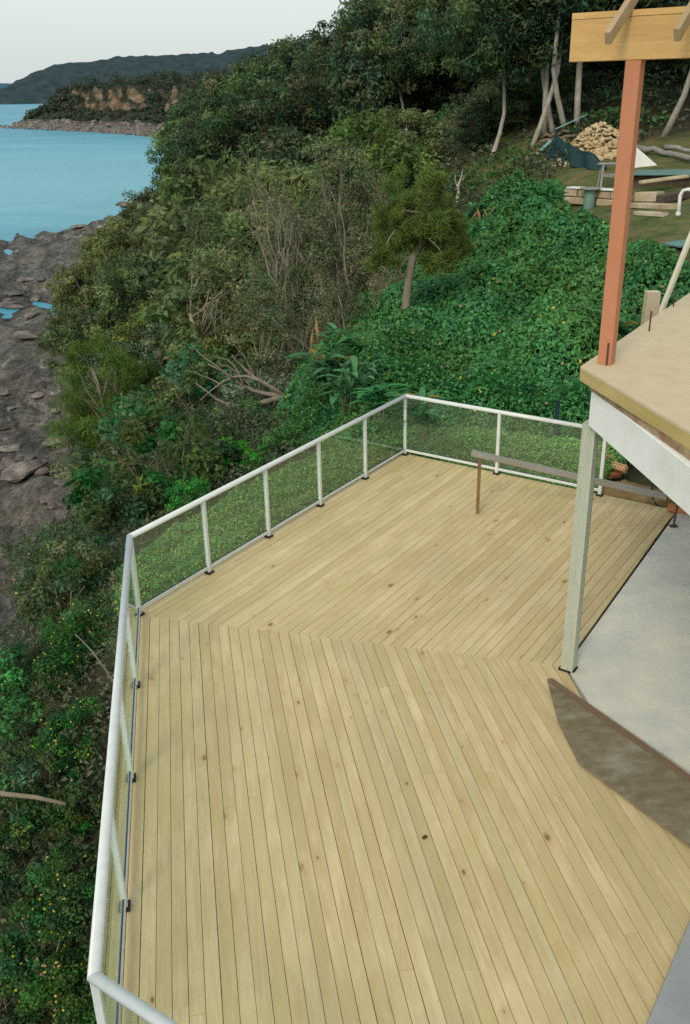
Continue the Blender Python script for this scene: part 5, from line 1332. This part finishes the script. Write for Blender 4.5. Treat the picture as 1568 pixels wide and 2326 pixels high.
for it in range(11000):
    rr = math.exp(r2.uniform(math.log(16), math.log(250))) if it % 3 else r2.uniform(47, 72); th = r2.uniform(-.42, .52); x, y = rr * math.sin(th), rr * math.cos(th)
    z = float(h_base(np.array([x]), np.array([y]))[0]); px, py = proj(np.array([[x, y, z + 3]]))[0]
    if px > 1000 and y > 44:
        K_, sc_, lab, grp = ((K_gum, r2.uniform(.75, 1.15), 'tall dark gum tree in the forest behind the yard', 'forest trees behind the yard') if r2.random() < .25 else (K_dark, r2.uniform(.9, 1.5), 'dense dark tree in the forest behind the yard', 'dense trees behind the yard'))
    elif rr < 44:
        u_ = r2.random()
        K_, sc_, lab, grp = ((K_bush, r2.uniform(.8, 1.7), 'dark green shrub on the slope between the long rail and the banksias', 'dark shrubs above the long rail') if u_ < .36 else (K_heath, r2.uniform(.9, 1.6), 'grey brown twiggy heath shrub on the slope above the long rail', 'heath shrubs above the long rail') if u_ < .56 else (K_dry, r2.uniform(.7, 1.3), 'dry straw brown shrub on the slope above the long rail', 'dry shrubs above the long rail') if u_ < .60 else (K_shrub, r2.uniform(.7, 1.4), 'leafy green shrub on the slope between the long rail and the banksias', 'green shrubs above the long rail') if u_ < .78 else (K_silv, r2.uniform(.5, .95), 'small silvery shrub on the slope above the long rail', 'silvery shrubs above the long rail'))
    elif z < -3.2:
        u_ = r2.random()
        K_, sc_, lab, grp = ((K_bank, r2.uniform(.6, 1.05), 'olive brown banksia tree crowded on the coastal slope', 'banksias on the coastal slope') if u_ < .72 else (K_silv, r2.uniform(.7, 1.1), 'grey green small tree among the banksias on the coastal slope', 'grey green trees on the coastal slope') if u_ < .86 else (K_bush, r2.uniform(1.0, 1.7), 'dark low shrub filling between the trees of the coastal slope', 'dark shrubs on the coastal slope'))
    else:
        u_ = r2.random()
        K_, sc_, lab, grp = ((K_dark, r2.uniform(.6, 1.0), 'dark rounded tree on the wooded hillside below the skyline', 'trees on the wooded hillside') if u_ < .55 else (K_gum, r2.uniform(.5, .8), 'tall thin crowned gum on the wooded hillside below the skyline', 'gums on the wooded hillside') if u_ < .7 else (K_bank, r2.uniform(.8, 1.3), 'olive bushy tree on the wooded hillside below the skyline', 'olive trees on the wooded hillside'))
    if rr > 90: sc_ *= 1.15
    if quota.get(grp, 0) >= QMAX[grp]: continue
    if try_tree(K_, x, y, sc_, lab, grp): quota[grp] = quota.get(grp, 0) + 1
print('scattered', quota)
# shrubs packed down the bank beside the left rail
NEARG = [(K_bush, 'dark green shrub packed on the bank beside the left rail', 'dark shrubs beside the left rail'), (K_flow, 'green shrub speckled with yellow flowers on the bank beside the left rail', 'flowering shrubs beside the left rail'), (K_heath, 'dull grey green heath shrub on the bank left of the railing', 'heath shrubs beside the left rail'), (K_shrub, 'fresh green shrub on the bank beside the left rail', 'green shrubs beside the left rail')]
n_ = 0
for it in range(3000):
    if n_ >= 90: break
    x, y = r2.uniform(-12.5, -2.2), r2.uniform(3.5, 25); z = gz(x, y); u_ = r2.random()
    far_ = fbm(np.array([x * .3]), np.array([y * .3]), 71)[0]
    K_, lab, grp = NEARG[0 if u_ < .42 else 2 if u_ < (.80 if x < -5 else .55) else 1 if u_ < .94 else 3]
    sc_ = r2.uniform(.38, .78) * (1.0 if x > -5 else 1.3); H, R = KR[K_.name]; r_ = R * sc_
    pr = proj(np.array([(x + r_ * .8, y, z + H * sc_ * .5), (x, y, z + H * sc_), (x, y, z)]))
    if pr[0, 0] > 288 - (max(pr[0, 1], 1215) - 1215) * .088 or pr[1, 1] < 1130 or pr[2, 0] < -120 or pr[1, 1] > 2420 or z < -10.8: continue
    if (pr[0, 0] > 180 and pr[1, 1] < 1180) or (pr[1, 0] < 105 and pr[1, 1] < 1440): continue
    if any((x - a) ** 2 + (y - b) ** 2 < ((r_ + c) * .47) ** 2 for (a, b, c) in TAKEN): continue
    TAKEN.append((x, y, r_)); K_.put(x, y, sc_, r2.uniform(0, 6.28), lab, grp, .05); n_ += 1
print('near', n_)

# boulders on the rock shelf
m_rocks = [rock_mesh('boulder_%d' % i, np.random.default_rng(90 + i)) for i in range(4)]
for i, (px, py, s_, lab) in enumerate([(55, 640, 1.5, 'pale flat topped boulder on the shelf by the water'), (95, 640, 1.3, 'dark rounded boulder right of the pale flat topped one'), (20, 700, 1.4, 'dark boulder at the left edge of the shelf'), (80, 685, 1.3, 'dark upright boulder on the shelf below the pale one'), (35, 672, 1.2, 'brown square boulder between the dark ones'), (60, 770, 2.0, 'broad pale slab of rock on the shelf beside the shrubs'), (60, 1080, 1.8, 'dark grey boulder low on the near shelf'), (15, 1060, 1.2, 'pale boulder at the left edge of the near shelf'), (180, 520, 2.2, 'long brown flat rock beside the water'), (150, 515, 2.0, 'dark flat rock at the water edge'), (285, 470, 2.2, 'pale outcrop at the far end of the shelf')]):
    p = on(px, py); o_ = link_mesh('boulder', m_rocks[i % 4] if i < 4 else m_rocks[i % 4], M_boulder); o_.location = p + (0, 0, .12 * s_); s_ *= .62; o_.scale = (s_, s_ * .8, s_ * (.32 if 'flat' in lab or 'slab' in lab else .62)); o_.rotation_euler = (0, 0, i * 1.7)
    tag(o_, lab, 'boulder')


r2 = np.random.default_rng(55); k = 0
while k < 46:
    px, py = r2.uniform(-10, 240), r2.uniform(500, 1150)
    p = on(px, py)
    if h_base(np.array([p[0]]), np.array([p[1]]))[0] > -11.4 or np.hypot(p[0], p[1]) < 40: continue
    s_ = r2.uniform(.35, .95) * (1.25 if py < 720 else .8)
    o_ = link_mesh('boulder', m_rocks[k % 4], M_boulder); o_.location = p + (0, 0, .1 * s_); o_.scale = (s_, s_ * .8, s_ * r2.uniform(.4, .7)); o_.rotation_euler = (0, 0, r2.uniform(0, 6.28)); k += 1
    tag(o_, 'small grey boulder lying loose on the rock shelf', 'boulder', 'loose boulders on the rock shelf')
